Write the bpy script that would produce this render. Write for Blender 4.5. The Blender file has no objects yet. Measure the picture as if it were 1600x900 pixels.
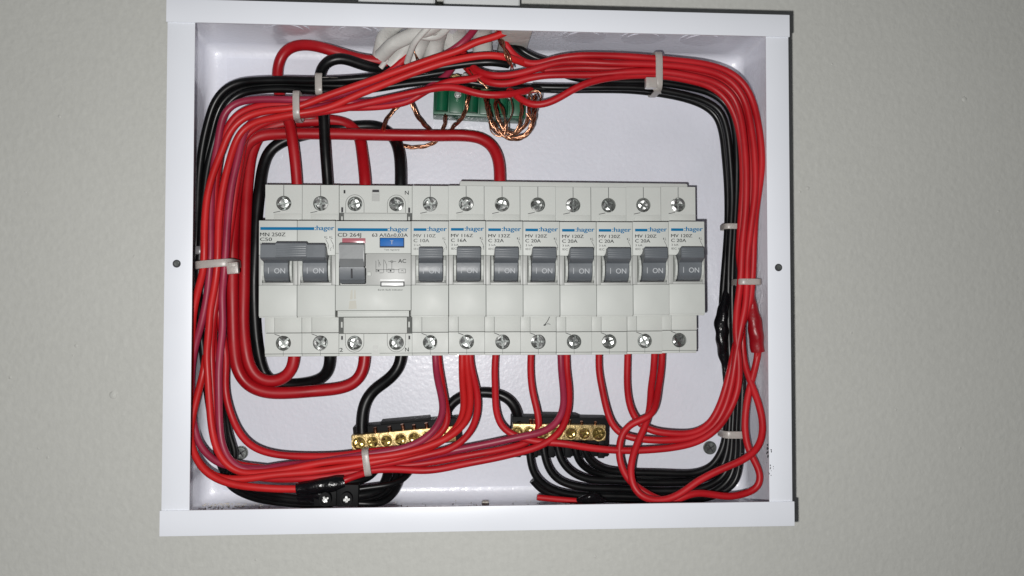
import bpy, bmesh, math, random
from mathutils import Vector, Matrix
random.seed(7)
S = bpy.context.scene
COL = S.collection
MM = 0.001

# ------------------------------------------------------------------ camera, light, exposure
CX, CY, CZ, YAW, PIT, ROL, F = -19.7956, -418.6271, -22.8839, 0.076, 0.0317, 0.0008, 1448.923
W, H, D = 284.005, 237.0076, 64.8554
fw = Vector((math.sin(YAW)*math.cos(PIT), math.cos(YAW)*math.cos(PIT), math.sin(PIT)))
r0 = fw.cross(Vector((0, 0, 1))).normalized(); u0 = r0.cross(fw)
RT = r0*math.cos(ROL) + u0*math.sin(ROL)
UP = -r0*math.sin(ROL) + u0*math.cos(ROL)
cam = bpy.data.cameras.new('camera'); co = bpy.data.objects.new('camera', cam); COL.objects.link(co)
cam.sensor_width = 36; cam.lens = F/1600*36; cam.clip_start = .01; cam.clip_end = 50
M = Matrix((RT, UP, -fw)).transposed().to_4x4(); M.translation = Vector((CX, CY, CZ))*MM
co.matrix_world = M
S.camera = co
S.render.resolution_x = 1024; S.render.resolution_y = 576
S.view_settings.view_transform = 'Standard'; S.view_settings.look = 'None'; S.view_settings.exposure = 0.0
w = bpy.data.worlds.new('World'); S.world = w; w.use_nodes = True
bg = w.node_tree.nodes['Background']; bg.inputs[0].default_value = (.9, .93, 1, 1); bg.inputs[1].default_value = .065
fl = bpy.data.lights.new('phone_flash', 'POINT'); fl.energy = 7.4; fl.shadow_soft_size = .0028; fl.color = (1, .985, .965)
fo = bpy.data.objects.new('phone_flash', fl); COL.objects.link(fo)
fo.location = Vector((CX-13, CY+4, CZ-13.5))*MM
try:
    S.cycles.max_bounces = 6; S.cycles.sample_clamp_indirect = 4
except Exception: pass

def at(px, py, y):
    """photo pixel + distance behind the box front (mm) -> point in mm"""
    d = fw + RT*((px-800)/F) + UP*((450-py)/F)
    t = (y-CY)/d.y
    return Vector((CX, CY, CZ)) + d*t

# ------------------------------------------------------------------ materials
def mat(name, col, rough=.5, metal=0, bump=0, bscale=400, detail=3, var=0, vscale=60, trans=0, coat=0, spec=.5, rvar=0, sss=0, stretch=None):
    m = bpy.data.materials.new(name); m.use_nodes = True
    nt = m.node_tree; b = nt.nodes['Principled BSDF']
    b.inputs['Base Color'].default_value = (*col, 1); b.inputs['Roughness'].default_value = rough
    b.inputs['Metallic'].default_value = metal
    b.inputs['Specular IOR Level'].default_value = spec
    if trans: b.inputs['Transmission Weight'].default_value = trans
    if coat: b.inputs['Coat Weight'].default_value = coat; b.inputs['Coat Roughness'].default_value = .09
    if sss:
        b.inputs['Subsurface Weight'].default_value = sss; b.inputs['Subsurface Radius'].default_value = (.002, .002, .002)
    tc = nt.nodes.new('ShaderNodeTexCoord'); src = tc.outputs['Object']
    if stretch:
        mp = nt.nodes.new('ShaderNodeMapping'); mp.inputs['Scale'].default_value = stretch
        nt.links.new(src, mp.inputs[0]); src = mp.outputs[0]
    if bump:
        n = nt.nodes.new('ShaderNodeTexNoise'); n.inputs['Scale'].default_value = bscale; n.inputs['Detail'].default_value = detail
        nt.links.new(src, n.inputs['Vector'])
        bp = nt.nodes.new('ShaderNodeBump'); bp.inputs['Strength'].default_value = 1; bp.inputs['Distance'].default_value = bump*MM
        nt.links.new(n.outputs[0], bp.inputs['Height']); nt.links.new(bp.outputs[0], b.inputs['Normal'])
        if coat: nt.links.new(bp.outputs[0], b.inputs['Coat Normal'])
    if var:
        n2 = nt.nodes.new('ShaderNodeTexNoise'); n2.inputs['Scale'].default_value = vscale; n2.inputs['Detail'].default_value = 6
        nt.links.new(src, n2.inputs['Vector'])
        cr = nt.nodes.new('ShaderNodeValToRGB')
        cr.color_ramp.elements[0].position = .3; cr.color_ramp.elements[1].position = .7
        cr.color_ramp.elements[0].color = (*[c*(1-var) for c in col], 1)
        cr.color_ramp.elements[1].color = (*[min(1, c*(1+var)) for c in col], 1)
        nt.links.new(n2.outputs[0], cr.inputs[0]); nt.links.new(cr.outputs[0], b.inputs['Base Color'])
        if rvar:
            mr = nt.nodes.new('ShaderNodeMapRange'); mr.inputs[1].default_value = .3; mr.inputs[2].default_value = .7
            mr.inputs[3].default_value = max(.03, rough-rvar); mr.inputs[4].default_value = rough+rvar
            nt.links.new(n2.outputs[0], mr.inputs[0]); nt.links.new(mr.outputs[0], b.inputs['Roughness'])
    return m
X = {}
X['wall'] = mat('painted_plaster', (.575, .58, .545), .6, bump=.3, bscale=330, detail=8, var=.018, vscale=9, spec=.35)
def wall_extra():
    nt = X['wall'].node_tree; L_ = nt.links; b = nt.nodes['Principled BSDF']
    src = b.inputs['Base Color'].links[0].from_socket
    tc = nt.nodes.new('ShaderNodeTexCoord'); mp = nt.nodes.new('ShaderNodeMapping'); mp.inputs['Scale'].default_value = (1, 1, .6)
    L_.new(tc.outputs['Object'], mp.inputs[0])
    n = nt.nodes.new('ShaderNodeTexNoise'); n.inputs['Scale'].default_value = 420; n.inputs['Detail'].default_value = 6; L_.new(mp.outputs[0], n.inputs['Vector'])
    mr = nt.nodes.new('ShaderNodeMapRange'); mr.inputs[1].default_value = .25; mr.inputs[2].default_value = .75; mr.inputs[3].default_value = .955; mr.inputs[4].default_value = 1.04
    L_.new(n.outputs[0], mr.inputs[0])
    mx = nt.nodes.new('ShaderNodeVectorMath'); mx.operation = 'SCALE'; L_.new(src, mx.inputs[0]); L_.new(mr.outputs[0], mx.inputs['Scale'])
    L_.new(mx.outputs[0], b.inputs['Base Color'])
wall_extra()
X['paint'] = mat('white_powder_coat', (.735, .76, .815), .42, bump=.012, bscale=900, detail=2, var=.015, vscale=25, rvar=.05)
X['inner'] = mat('white_gloss_coat', (.74, .755, .83), .4, bump=.18, bscale=480, detail=1.5, var=.03, vscale=30, coat=.8)
X['body'] = mat('breaker_plastic', (.515, .535, .51), .52, bump=.05, bscale=120, detail=4, var=.025, vscale=70, rvar=.08)
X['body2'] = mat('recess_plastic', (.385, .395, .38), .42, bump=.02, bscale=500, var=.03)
X['gap'] = mat('gap_shade_and_marks', (.03, .03, .035), .7)  # near-black; on the breakers it paints the shade inside grooves and gaps
X['seam'] = mat('seam_shade_and_print', (.12, .125, .12), .7, spec=.15)  # paler grey, paints the shade of finer seams; also the faint print
X['toggle'] = mat('toggle_grey', (.115, .128, .142), .42, bump=.02, bscale=700, var=.06, vscale=150, rvar=.08)
X['blue'] = mat('brand_blue_ink', (.001, .14, .31), .6, spec=.1)
X['ink'] = mat('grey_ink', (.03, .032, .034), .6, spec=.1)
X['white_ink'] = mat('white_ink', (.46, .48, .5), .6, spec=.1)
X['button_blue'] = mat('blue_button', (.003, .12, .42), .5, spec=.25)
X['window_red'] = mat('red_window', (.42, .13, .16), .2, coat=.6)
X['window_white'] = mat('white_window', (.85, .86, .85), .25)
X['steel'] = mat('zinc_screw', (.50, .51, .50), .36, 1, bump=.16, bscale=600, detail=2, var=.3, vscale=700)
X['dull_steel'] = mat('dull_screw', (.12, .13, .125), .45, .7, bump=.2, bscale=700, var=.4, vscale=400)
X['brass'] = mat('brass', (.36, .27, .13), .42, 1, bump=.3, bscale=500, detail=3, var=.2, vscale=260, rvar=.08)
X['copper'] = mat('bare_copper', (.50, .26, .16), .3, 1, bump=.2, bscale=600, var=.35, vscale=200, rvar=.08)
X['green'] = mat('green_plastic', (.003, .085, .038), .34, bump=.02, bscale=300, var=.2, vscale=120)
X['red'] = mat('red_pvc', (.42, .006, .011), .5, bump=.05, bscale=280, var=.16, vscale=45, rvar=.12, spec=.38)
X['red_thick'] = mat('red_pvc_thick', (.35, .0035, .008), .46, bump=.05, bscale=240, var=.16, vscale=45, rvar=.12, spec=.4)
X['orange'] = mat('orange_red_pvc', (.50, .012, .013), .5, bump=.05, bscale=280, var=.14, vscale=45, rvar=.12, spec=.38)
X['crimson'] = mat('crimson_pvc', (.29, .018, .05), .46, bump=.05, bscale=350, var=.15, vscale=60, rvar=.07)
X['black'] = mat('black_pvc', (.0035, .0038, .0042), .36, bump=.03, bscale=350, var=.25, vscale=80, rvar=.08, spec=.28)
X['black_plastic'] = mat('black_plastic', (.005, .0053, .006), .6, bump=.05, bscale=300, var=.2, vscale=100, spec=.14)
X['tape'] = mat('black_tape', (.004, .004, .005), .24, bump=.8, bscale=240, detail=4, var=.2, spec=.4)
X['red_tape'] = mat('red_tape', (.27, .003, .008), .36, bump=.5, bscale=220, detail=4, var=.15)
X['sheath'] = mat('grey_white_sheath', (.54, .54, .515), .5, bump=.9, bscale=110, detail=5, var=.12, vscale=60)
X['nylon'] = mat('natural_nylon', (.62, .585, .55), .35, bump=.03, bscale=300, trans=.45, var=.08)
X['black_nylon'] = mat('dark_nylon', (.12, .12, .125), .3, bump=.03, bscale=300, var=.1)
X['toggle_light'] = mat('toggle_light_grey', (.20, .21, .215), .35, bump=.02, bscale=700, var=.06, vscale=150)
X['bright_brass'] = mat('bright_brass', (.78, .57, .22), .32, 1, bump=.2, bscale=500, var=.2, vscale=300)
X['dark_brass'] = mat('dark_brass', (.06, .042, .012), .4, 1, bump=.2, bscale=600)
X['crumb'] = mat('crumb', (.62, .59, .53), .95, bump=.1, bscale=900, var=.25, vscale=600)
X['trunk'] = mat('trunking_pvc', (.60, .62, .62), .4, bump=.02, bscale=200, var=.03)
X['stain'] = mat('brown_smudge', (.43, .425, .37), .5)

# ------------------------------------------------------------------ mesh helpers (all in mm)
def obj(name, bm, m, parent=None, smooth=True, angle=40):
    me = bpy.data.meshes.new(name)
    bmesh.ops.recalc_face_normals(bm, faces=bm.faces)
    for v in bm.verts: v.co *= MM
    bm.to_mesh(me); bm.free()
    if smooth:
        for p in me.polygons: p.use_smooth = True
        try: me.set_sharp_from_angle(angle=math.radians(angle))
        except Exception: pass
    for mm_ in (m if isinstance(m, (list, tuple)) else [m]): me.materials.append(X[mm_])
    o = bpy.data.objects.new(name, me); COL.objects.link(o)
    if parent: o.parent = parent
    return o
def share(name, me, parent):
    o = bpy.data.objects.new(name, me); COL.objects.link(o); o.parent = parent; return o
def empty(name, loc=(0, 0, 0), rot=(0, 0, 0)):
    o = bpy.data.objects.new(name, None); COL.objects.link(o); o.empty_display_size = .01
    o.location = Vector(loc)*MM; o.rotation_euler = rot; return o
def tag(o, label, cat=None, group=None, kind=None):
    if label: o['label'] = label
    if cat: o['category'] = cat
    if group: o['group'] = group
    if kind: o['kind'] = kind
    return o
def box(bm, x0, x1, y0, y1, z0, z1, bev=0, mi=0, seg=2):
    r = bmesh.ops.create_cube(bm, size=1)
    vs = r['verts']
    for v in vs:
        v.co = Vector(((x0+x1)/2+v.co.x*(x1-x0), (y0+y1)/2+v.co.y*(y1-y0), (z0+z1)/2+v.co.z*(z1-z0)))
    fs = set(f for v in vs for f in v.link_faces)
    for f in fs: f.material_index = mi
    if bev:
        es = list(set(e for v in vs for e in v.link_edges))
        bmesh.ops.bevel(bm, geom=es, offset=bev, segments=seg, profile=.6, affect='EDGES', material=mi)
def prism(bm, prof, x0, x1, mi=0, bev=0):
    """profile list of (y,z) extruded along x"""
    a = [bm.verts.new((x0, y, z)) for y, z in prof]; b = [bm.verts.new((x1, y, z)) for y, z in prof]
    fs = [bm.faces.new(a), bm.faces.new(b[::-1])]
    n = len(prof)
    for i in range(n): fs.append(bm.faces.new((a[i], b[i], b[(i+1) % n], a[(i+1) % n])))
    for f in fs: f.material_index = mi
    if bev:
        es = [e for e in fs[0].edges]+[e for e in fs[1].edges]
        bmesh.ops.bevel(bm, geom=es, offset=bev, segments=2, affect='EDGES', material=mi)
def cyl(bm, cx, y0, y1, cz, r, n=28, mi=0, r1=None, bev=0):
    """cylinder along y"""
    r1 = r if r1 is None else r1
    a = [bm.verts.new((cx+r*math.cos(t*2*math.pi/n), y0, cz+r*math.sin(t*2*math.pi/n))) for t in range(n)]
    b = [bm.verts.new((cx+r1*math.cos(t*2*math.pi/n), y1, cz+r1*math.sin(t*2*math.pi/n))) for t in range(n)]
    fs = [bm.faces.new(a), bm.faces.new(b[::-1])]
    for i in range(n): fs.append(bm.faces.new((a[i], b[i], b[(i+1) % n], a[(i+1) % n])))
    for f in fs: f.material_index = mi
    if bev: bmesh.ops.bevel(bm, geom=list(fs[0].edges), offset=bev, segments=3, affect='EDGES', material=mi)
def holed(bm, x0, x1, z0, z1, y, cx, cz, r, depth, mi=0, n=32, mi_in=None):
    """flat face at y with a round well in it"""
    mi_in = mi if mi_in is None else mi_in
    ring = []; out = []
    for i in range(n):
        t = 2*math.pi*i/n; c, s = math.cos(t), math.sin(t)
        ring.append(bm.verts.new((cx+r*c, y, cz+r*s)))
        k = 1e9
        if c > 1e-6: k = min(k, (x1-cx)/c)
        if c < -1e-6: k = min(k, (x0-cx)/c)
        if s > 1e-6: k = min(k, (z1-cz)/s)
        if s < -1e-6: k = min(k, (z0-cz)/s)
        out.append(bm.verts.new((cx+k*c, y, cz+k*s)))
    corners = [(x1, z1), (x0, z1), (x0, z0), (x1, z0)]
    cv = {}
    for i in range(n):
        j = (i+1) % n
        a, b = out[i], out[j]
        vs = [ring[i], a]
        if abs(a.co.x-b.co.x) > 1e-6 and abs(a.co.z-b.co.z) > 1e-6:
            m = (a.co+b.co)/2
            c = min(corners, key=lambda q: (q[0]-m.x)**2+(q[1]-m.z)**2)
            vs.append(bm.verts.new((c[0], y, c[1])))
        vs += [b, ring[j]]
        f = bm.faces.new(vs); f.material_index = mi
    low = [bm.verts.new((v.co.x, y+depth, v.co.z)) for v in ring]
    for i in range(n):
        f = bm.faces.new((ring[i], ring[(i+1) % n], low[(i+1) % n], low[i])); f.material_index = mi_in
    f = bm.faces.new(low); f.material_index = mi_in
def catmull(P, step=1.6):
    out = []
    n = len(P)
    for i in range(n-1):
        p0 = P[max(i-1, 0)]; p1 = P[i]; p2 = P[i+1]; p3 = P[min(i+2, n-1)]
        if i == 0: p0 = p1*2-p2
        if i == n-2: p3 = p2*2-p1
        L = (p2-p1).length; k = max(2, int(L/step))
        t0 = 0; t1 = t0+max(1e-3, (p1-p0).length)**.5; t2 = t1+max(1e-3, (p2-p1).length)**.5; t3 = t2+max(1e-3, (p3-p2).length)**.5
        for j in range(k):
            t = t1+(t2-t1)*j/k
            A1 = p0*((t1-t)/(t1-t0))+p1*((t-t0)/(t1-t0)); A2 = p1*((t2-t)/(t2-t1))+p2*((t-t1)/(t2-t1)); A3 = p2*((t3-t)/(t3-t2))+p3*((t-t2)/(t3-t2))
            B1 = A1*((t2-t)/(t2-t0))+A2*((t-t0)/(t2-t0)); B2 = A2*((t3-t)/(t3-t1))+A3*((t-t1)/(t3-t1))
            out.append(B1*((t2-t)/(t2-t1))+B2*((t-t1)/(t2-t1)))
    out.append(P[-1]); return out
def smooth_path(Q, it=6):
    Q = [q.copy() for q in Q]
    for _ in range(it):
        Q = [Q[0]]+[(Q[i-1]+Q[i]*2+Q[i+1])/4 for i in range(1, len(Q)-1)]+[Q[-1]]
    return Q
def tube(bm, P, r, n=14, rf=None, it=6, step=1.6, mi=0, twist=0, lump=0):
    Q = smooth_path(catmull(P, step), it)
    T = [(Q[min(i+1, len(Q)-1)]-Q[max(i-1, 0)]).normalized() for i in range(len(Q))]
    N = T[0].orthogonal().normalized(); rings = []
    ph = random.random()*9
    for i, (q, t) in enumerate(zip(Q, T)):
        N = (N-t*N.dot(t)).normalized(); B = t.cross(N)
        rr = r*(rf(i/(len(Q)-1)) if rf else 1)
        ring = []
        for k in range(n):
            a = 2*math.pi*k/n+twist*i
            l = 1+lump*(math.sin(3*a+i*.35+ph)*.5+math.sin(i*.8+ph*2+a)*.5)
            ring.append(bm.verts.new(q+(N*math.cos(a)+B*math.sin(a))*rr*l))
        rings.append(ring)
    for a, b in zip(rings, rings[1:]):
        for k in range(n):
            f = bm.faces.new((a[k], a[(k+1) % n], b[(k+1) % n], b[k])); f.material_index = mi
    for rr_, c in ((rings[0], Q[0]), (rings[-1], Q[-1])):
        f = bm.faces.new(rr_); f.material_index = mi
    return Q
_tc = {}
def text_geo(s, bold=0.0):
    key = (s, bold)
    if key in _tc: return _tc[key]
    c = bpy.data.curves.new('t', 'FONT'); c.body = s; c.size = 1; c.offset = bold; c.resolution_u = 3
    o = bpy.data.objects.new('t', c); COL.objects.link(o)
    dg = bpy.context.evaluated_depsgraph_get(); dg.update()
    me = bpy.data.meshes.new_from_object(o.evaluated_get(dg))
    vs = [v.co.copy() for v in me.vertices]; fs = [tuple(p.vertices) for p in me.polygons]
    bpy.data.objects.remove(o); bpy.data.curves.remove(c); bpy.data.meshes.remove(me)
    _tc[key] = (vs, fs); return _tc[key]
def text(bm, s, x, z, y, h, wid, bold=.02, mi=0):
    """s with its left bottom at x,z facing -y; h = height of a capital, wid = overall width"""
    vs, fs = text_geo(s, 0)
    x0 = min(v.x for v in vs); x1 = max(v.x for v in vs)
    kx = wid/(x1-x0); kz = h/.70
    for dx_, dy_ in ((-.06, 0), (.06, -.006)) if h > 1.2 else ((0, 0),):
        nv = [bm.verts.new((x+(v.x-x0)*kx+dx_*(.55+bold*22), y+dy_, z+v.y*kz)) for v in vs]
        for f in fs:
            try: bm.faces.new([nv[i] for i in f]).material_index = mi
            except ValueError: pass
def stroke(bm, pts, wd, y, mi=0, th=.04):
    for (xa, za), (xb, zb) in zip(pts, pts[1:]):
        d = Vector((xb-xa, 0, zb-za)); L = d.length
        if L < 1e-6: continue
        d /= L; p = Vector((-d.z, 0, d.x))*wd/2
        a = Vector((xa, y, za)); b = Vector((xb, y, zb))
        vs = [bm.verts.new(q) for q in (a-p, b-p, b+p, a+p)]
        bm.faces.new(vs).material_index = mi

# ------------------------------------------------------------------ the setting: plastered wall
WY = D+2.2
bm = bmesh.new()
n = 1
vs = [bm.verts.new(q) for q in ((-1500, WY, -1200), (1500, WY, -1200), (1500, WY, 1200), (-1500, WY, 1200))]
bm.faces.new(vs)
for px, py, r in ((93, 182, .9), (119, 540, .9), (114, 555, .6), (177, 617, 2.2), (1507, 155, 1.5), (1262, 294, 1.1), (1250, 300, .8), (16, 590, .9), (210, 400, .6), (1400, 640, .7), (1330, 520, .8), (1500, 700, .8), (60, 700, .7), (75, 715, .8), (1560, 330, .7), (1300, 100, .6), (40, 300, .6), (930, 870, .8), (400, 875, .7)):
    q = at(px, py, WY)
    rr = bmesh.ops.create_icosphere(bm, subdivisions=2, radius=r)
    for v in rr['verts']: v.co = Vector((q.x+v.co.x*random.uniform(.8, 1.1), WY+v.co.y*.35, q.z+v.co.z*random.uniform(.8, 1.2)))
tag(obj('wall', bm, 'wall'), None, None, None, 'structure')

# ------------------------------------------------------------------ the enclosure
enc = tag(empty('electrical_box', (0, D+1, 0)), 'white powder coated metal electrical box with open front fixed to the plaster wall', 'electrical box')
def eobj(name, bm, m, parent=None, **k):
    if parent is None:
        for v in bm.verts: v.co.y -= (D+1)
        parent = enc
    return obj(name, bm, m, parent, **k)
w2, h2 = W/2, H/2
# shell: lofted rounded tray
bm = bmesh.new()
def rrect(i, y, rad):
    out = []
    a, b = w2-.7-i, h2-.7-i
    for cx, cz, t0 in ((a-rad, b-rad, 0), (-a+rad, b-rad, 90), (-a+rad, -b+rad, 180), (a-rad, -b+rad, 270)):
        for k in range(5):
            t = math.radians(t0+k*22.5); out.append((cx+rad*math.cos(t), y, cz+rad*math.sin(t)))
    return out
loops = [rrect(0, D+1, .6), rrect(0, .6, .6), rrect(1.1, .6, .6), rrect(1.1, D-7, 3), rrect(1.3, D-5, 3.2), rrect(2.2, D-2.4, 4), rrect(3.8, D-.7, 4.5), rrect(6.2, D, 5), rrect(7.6, D, 5)]
LV = [[bm.verts.new(p) for p in l] for l in loops]
for a, b in zip(LV, LV[1:]):
    for k in range(20): bm.faces.new((a[k], a[(k+1) % 20], b[(k+1) % 20], b[k]))
bm.faces.new(LV[-1]); bm.faces.new(LV[0][::-1])
eobj('box_shell', bm, 'inner', angle=50)
pl = at(355, 100, D); pr = at(1137, 700, D)
bm = bmesh.new(); box(bm, pl.x, pr.x, D-.45, D-.02, -h2+8, h2-8, .15); eobj('mounting_plate', bm, 'inner')
# front frame
bm = bmesh.new(); box(bm, -w2, w2, -.8, .5, h2-10.4, h2, .3)
box(bm, -w2, w2, .5, 14, h2-.68, h2-.02, .1); eobj('frame_top', bm, 'paint')
bm = bmesh.new(); box(bm, -w2-.1, w2+.3, -.8, .5, -h2, -h2+11.2, .3)
box(bm, -w2, w2, .5, 14, -h2+.02, -h2+.68, .1); eobj('frame_bottom', bm, 'paint')
bm = bmesh.new(); box(bm, -w2+.5, -w2+12.5, -.2, .55, -h2+11.1, h2-10.3, .15); eobj('frame_side', bm, 'paint')
bm = bmesh.new(); box(bm, w2-11.3, w2-.5, -.2, .55, -h2+11.1, h2-10.3, .15); eobj('frame_side', bm, 'paint')
for px, py in ((276, 412), (1216.5, 418)):
    q = at(px, py, -.3); bm = bmesh.new()
    cyl(bm, q.x, -.35, -.15, q.z, 1.75, mi=0); cyl(bm, q.x+.15, -.6, -.36, q.z+.1, 1.15, mi=1, bev=.1)
    eobj('fixing_hole', bm, ['gap', 'dull_steel'])
for px, py in ((376, 708), (1110, 700)):
    q = at(px, py, D-2.4); bm = bmesh.new()
    cyl(bm, q.x, D-2.6, D-.9, q.z, 3.5, bev=.7)
    for a in (.6, .6+math.pi/2):
        c, s = math.cos(a)*2.3, math.sin(a)*2.3
        stroke(bm, [(q.x-c, q.z-s), (q.x+c, q.z+s)], .7, D-2.64, 1)
    eobj('mounting_screw', bm, ['dull_steel', 'gap'])
# knockouts in the roof and floor sheets
for sx in (-95, -62, 50, 80, 110):
    bm = bmesh.new(); n = 36; zt = h2-2.0
    for r_, z_ in ((11, zt-.25), (8.2, zt-.5)):
        a = [bm.verts.new((sx+r_*math.cos(2*math.pi*k/n), 33+r_*math.sin(2*math.pi*k/n), z_)) for k in range(n)]
        b = [bm.verts.new((sx+r_*math.cos(2*math.pi*k/n), 33+r_*math.sin(2*math.pi*k/n), zt+.3)) for k in range(n)]
        bm.faces.new(a)
        for k in range(n): bm.faces.new((a[k], a[(k+1) % n], b[(k+1) % n], b[k]))
    eobj('knockout', bm, 'inner', angle=30)
bm = bmesh.new()
for k in range(18):
    px, py = (random.gauss(1203, 3), random.uniform(698, 750)) if k < 18 else (0, 0)
    if k < 4: px, py = 1199.5+random.random(), 695+k*6
    q = at(px, py, -.4); r = random.uniform(.12, .4) if k > 3 else random.uniform(.5, .8)
    bm.faces.new([bm.verts.new((q.x+r*random.uniform(.6, 1)*math.cos(t), -.23, q.z+r*random.uniform(.7, 1.6)*math.sin(t))) for t in (0, 1, 2, 3, 4, 5)])
eobj('chipped_paint', bm, 'gap')
bm = bmesh.new(); box(bm, -112, 112, D-6, D-.95, -17.5, 17.5, .3); eobj('mounting_rail', bm, 'dull_steel')

# crumbs on the floor of the box
bm = bmesh.new()
for k in range(900):
    x = -w2+4+abs(random.gauss(0, 16)) if k < 480 else random.uniform(-w2+4, w2-6)
    y = random.uniform(8, D-4); r = random.uniform(.12, .42)*(1 if k > 18 else 2.2)
    z = -h2+1.9
    rr = bmesh.ops.create_icosphere(bm, subdivisions=1, radius=r)
    for v in rr['verts']: v.co = Vector((x+v.co.x*random.uniform(.6, 1.4), y+v.co.y*random.uniform(.6, 1.4), z+r*.5+v.co.z*random.uniform(.4, 1)))
tag(obj('plaster_crumbs', bm, 'crumb', smooth=False), 'fine plaster crumbs and dust along the floor of the white box', 'debris', None, 'stuff')
q = at(760, 786, 40); bm = bmesh.new(); box(bm, q.x-2, q.x+1.6, 44, 49, -h2+1.9, -h2+4.2, .8)
tag(obj('plaster_lump', bm, 'crumb'), 'small dark lump of plaster lying alone on the box floor at bottom centre', 'debris')

# trunking above the box
for k, (xa, xb, lab) in enumerate(((560, 680, 'narrower white plastic trunking entering the box top, left of its pair'), (693, 812, 'white plastic trunking entering the box top, right of its pair'))):
    a = at(xa, 5, 34); b = at(xb, 5, 34)
    bm = bmesh.new(); box(bm, a.x, b.x, 33, WY-.1, h2+.2, h2+140, .6)
    t = empty('trunking', ((a.x+b.x)/2, WY, h2)); tag(t, lab, 'trunking', 'trunkings above the box')
    for v in bm.verts: v.co -= Vector(((a.x+b.x)/2, WY, h2))
    obj('channel', bm, 'trunk', t)
    bm = bmesh.new(); box(bm, a.x+.6, b.x-.6, 31.4, 32.9, h2+.4, h2+140, .5)
    for v in bm.verts: v.co -= Vector(((a.x+b.x)/2, WY, h2))
    obj('lid', bm, 'trunk', t)

# ------------------------------------------------------------------ breakers
NY = -46.0; SY = -30.5                 # nose and shoulder fronts (mm in front of the rail)
RAILY = 17.81+46.0
PW = 17.55
def screw_bm(r=3.35, kind=0):
    """slotted/cross screw head, centre at origin facing -y"""
    bm = bmesh.new()
    cyl(bm, 0, .9, 2.5, 0, r, n=24, bev=.2, mi=1)
    g = .42
    rot = Matrix.Rotation(random.uniform(0, math.pi), 3, 'Y')
    for qd in range(4):
        a0 = qd*math.pi/2
        ta = random.uniform(0, 6.28); tm = random.uniform(.08, .34); tilt = Vector((math.cos(ta)*tm, 0, math.sin(ta)*tm))
        prof = []
        for k in range(7):
            t = a0+math.asin(g/r)+(math.pi/2-2*math.asin(g/r))*k/6
            prof.append((r*math.cos(t), r*math.sin(t)))
        c = (g*1.3*(math.cos(a0)-math.sin(a0)), g*1.3*(math.sin(a0)+math.cos(a0)))
        mid = [(c[0]+(p[0]-c[0])*.55, c[1]+(p[1]-c[1])*.55) for p in prof]
        def Y(p, base):
            return base+p[0]*tilt.x+p[1]*tilt.z
        vo = [bm.verts.new(rot @ Vector((p[0], Y(p, .45), p[1]))) for p in prof]
        vm = [bm.verts.new(rot @ Vector((p[0], Y(p, -.15), p[1]))) for p in mid]
        vb = [bm.verts.new(rot @ Vector((p[0], 1.1, p[1]))) for p in prof]
        cc = bm.verts.new(rot @ Vector((c[0], Y(c, .1), c[1]))); cb = bm.verts.new(rot @ Vector((c[0], 1.1, c[1])))
        for k in range(6):
            bm.faces.new((vo[k], vo[k+1], vm[k+1], vm[k])); bm.faces.new((vm[k], vm[k+1], cc)); bm.faces.new((vo[k], vb[k], vb[k+1], vo[k+1]))
        bm.faces.new((cc, vm[0], vo[0], vb[0], cb)); bm.faces.new((cc, cb, vb[-1], vo[-1], vm[-1]))
    return bm
SCREWS = []
def get_screw():
    if len(SCREWS) < 10:
        o = obj('terminal_screw', screw_bm(), ['steel', 'dull_steel'], None, angle=9); SCREWS.append(o.data); bpy.data.objects.remove(o)
        return SCREWS[-1]
    return random.choice(SCREWS)
ZT, ZB = 32.3, -35.0
def pole_body(bm, x0, x1, toggle_x=None, first=True):
    """light plastic housing of one pole between x0 and x1"""
    e = .06; xc = (x0+x1)/2
    a, b = x0+e, x1-e
    # shoulders (front sheets with screw wells), sides by a block set behind
    box(bm, a, b, SY+9, -2, -40.9, 41.1, .2)
    box(bm, a, b, SY+.8, SY+9.02, 22.3, 22.9)          # small fillers keep wells closed
    for (z0, z1, cz) in ((22.4, 41.2, ZT), (-40.0, -30.25, ZB)):
        holed(bm, a, b, z0, z1, SY, xc, cz, 3.6, 6.5)
        for (xa, xb_) in ((a, a+.02), (b-.02, b)):
            box(bm, xa, xb_, SY, SY+9.1, z0, z1)
        box(bm, a, b, SY, SY+9.1, z1-.02, z1); box(bm, a, b, SY, SY+9.1, z0, z0+.02)
    # upper shoulder small panel, dark strokes painting the groove shade above the screw
    box(bm, xc-4.6, b-.3, SY-.22, SY+.3, 22.6, 27.3, .18)
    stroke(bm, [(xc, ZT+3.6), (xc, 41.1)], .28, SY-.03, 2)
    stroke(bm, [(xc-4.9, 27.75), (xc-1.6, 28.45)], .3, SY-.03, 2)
    # lower shoulder
    box(bm, a, xc-4.1, SY-.45, SY+9, -30.0, -22.3, .15); box(bm, xc-4.0, b, SY-.6, SY+9, -30.0, -22.3, .2)
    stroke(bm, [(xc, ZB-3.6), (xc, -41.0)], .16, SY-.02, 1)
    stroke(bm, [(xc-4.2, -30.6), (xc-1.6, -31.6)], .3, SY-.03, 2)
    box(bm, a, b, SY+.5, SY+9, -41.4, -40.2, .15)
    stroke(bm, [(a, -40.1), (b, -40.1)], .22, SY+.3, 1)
def nose_blank(bm, x0, x1):
    """nose front without openings: label piece on top, blank piece below"""
    e = .07; a, b = x0+e, x1-e
    box(bm, a, b, NY, SY+1, 6.2, 22.35, .25)
    box(bm, a, b, NY, SY+1, -22.2, -7.7, .35)
    box(bm, a+.1, b-.1, NY+1.0, SY+1, -22.75, -22.0, .1)
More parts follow.
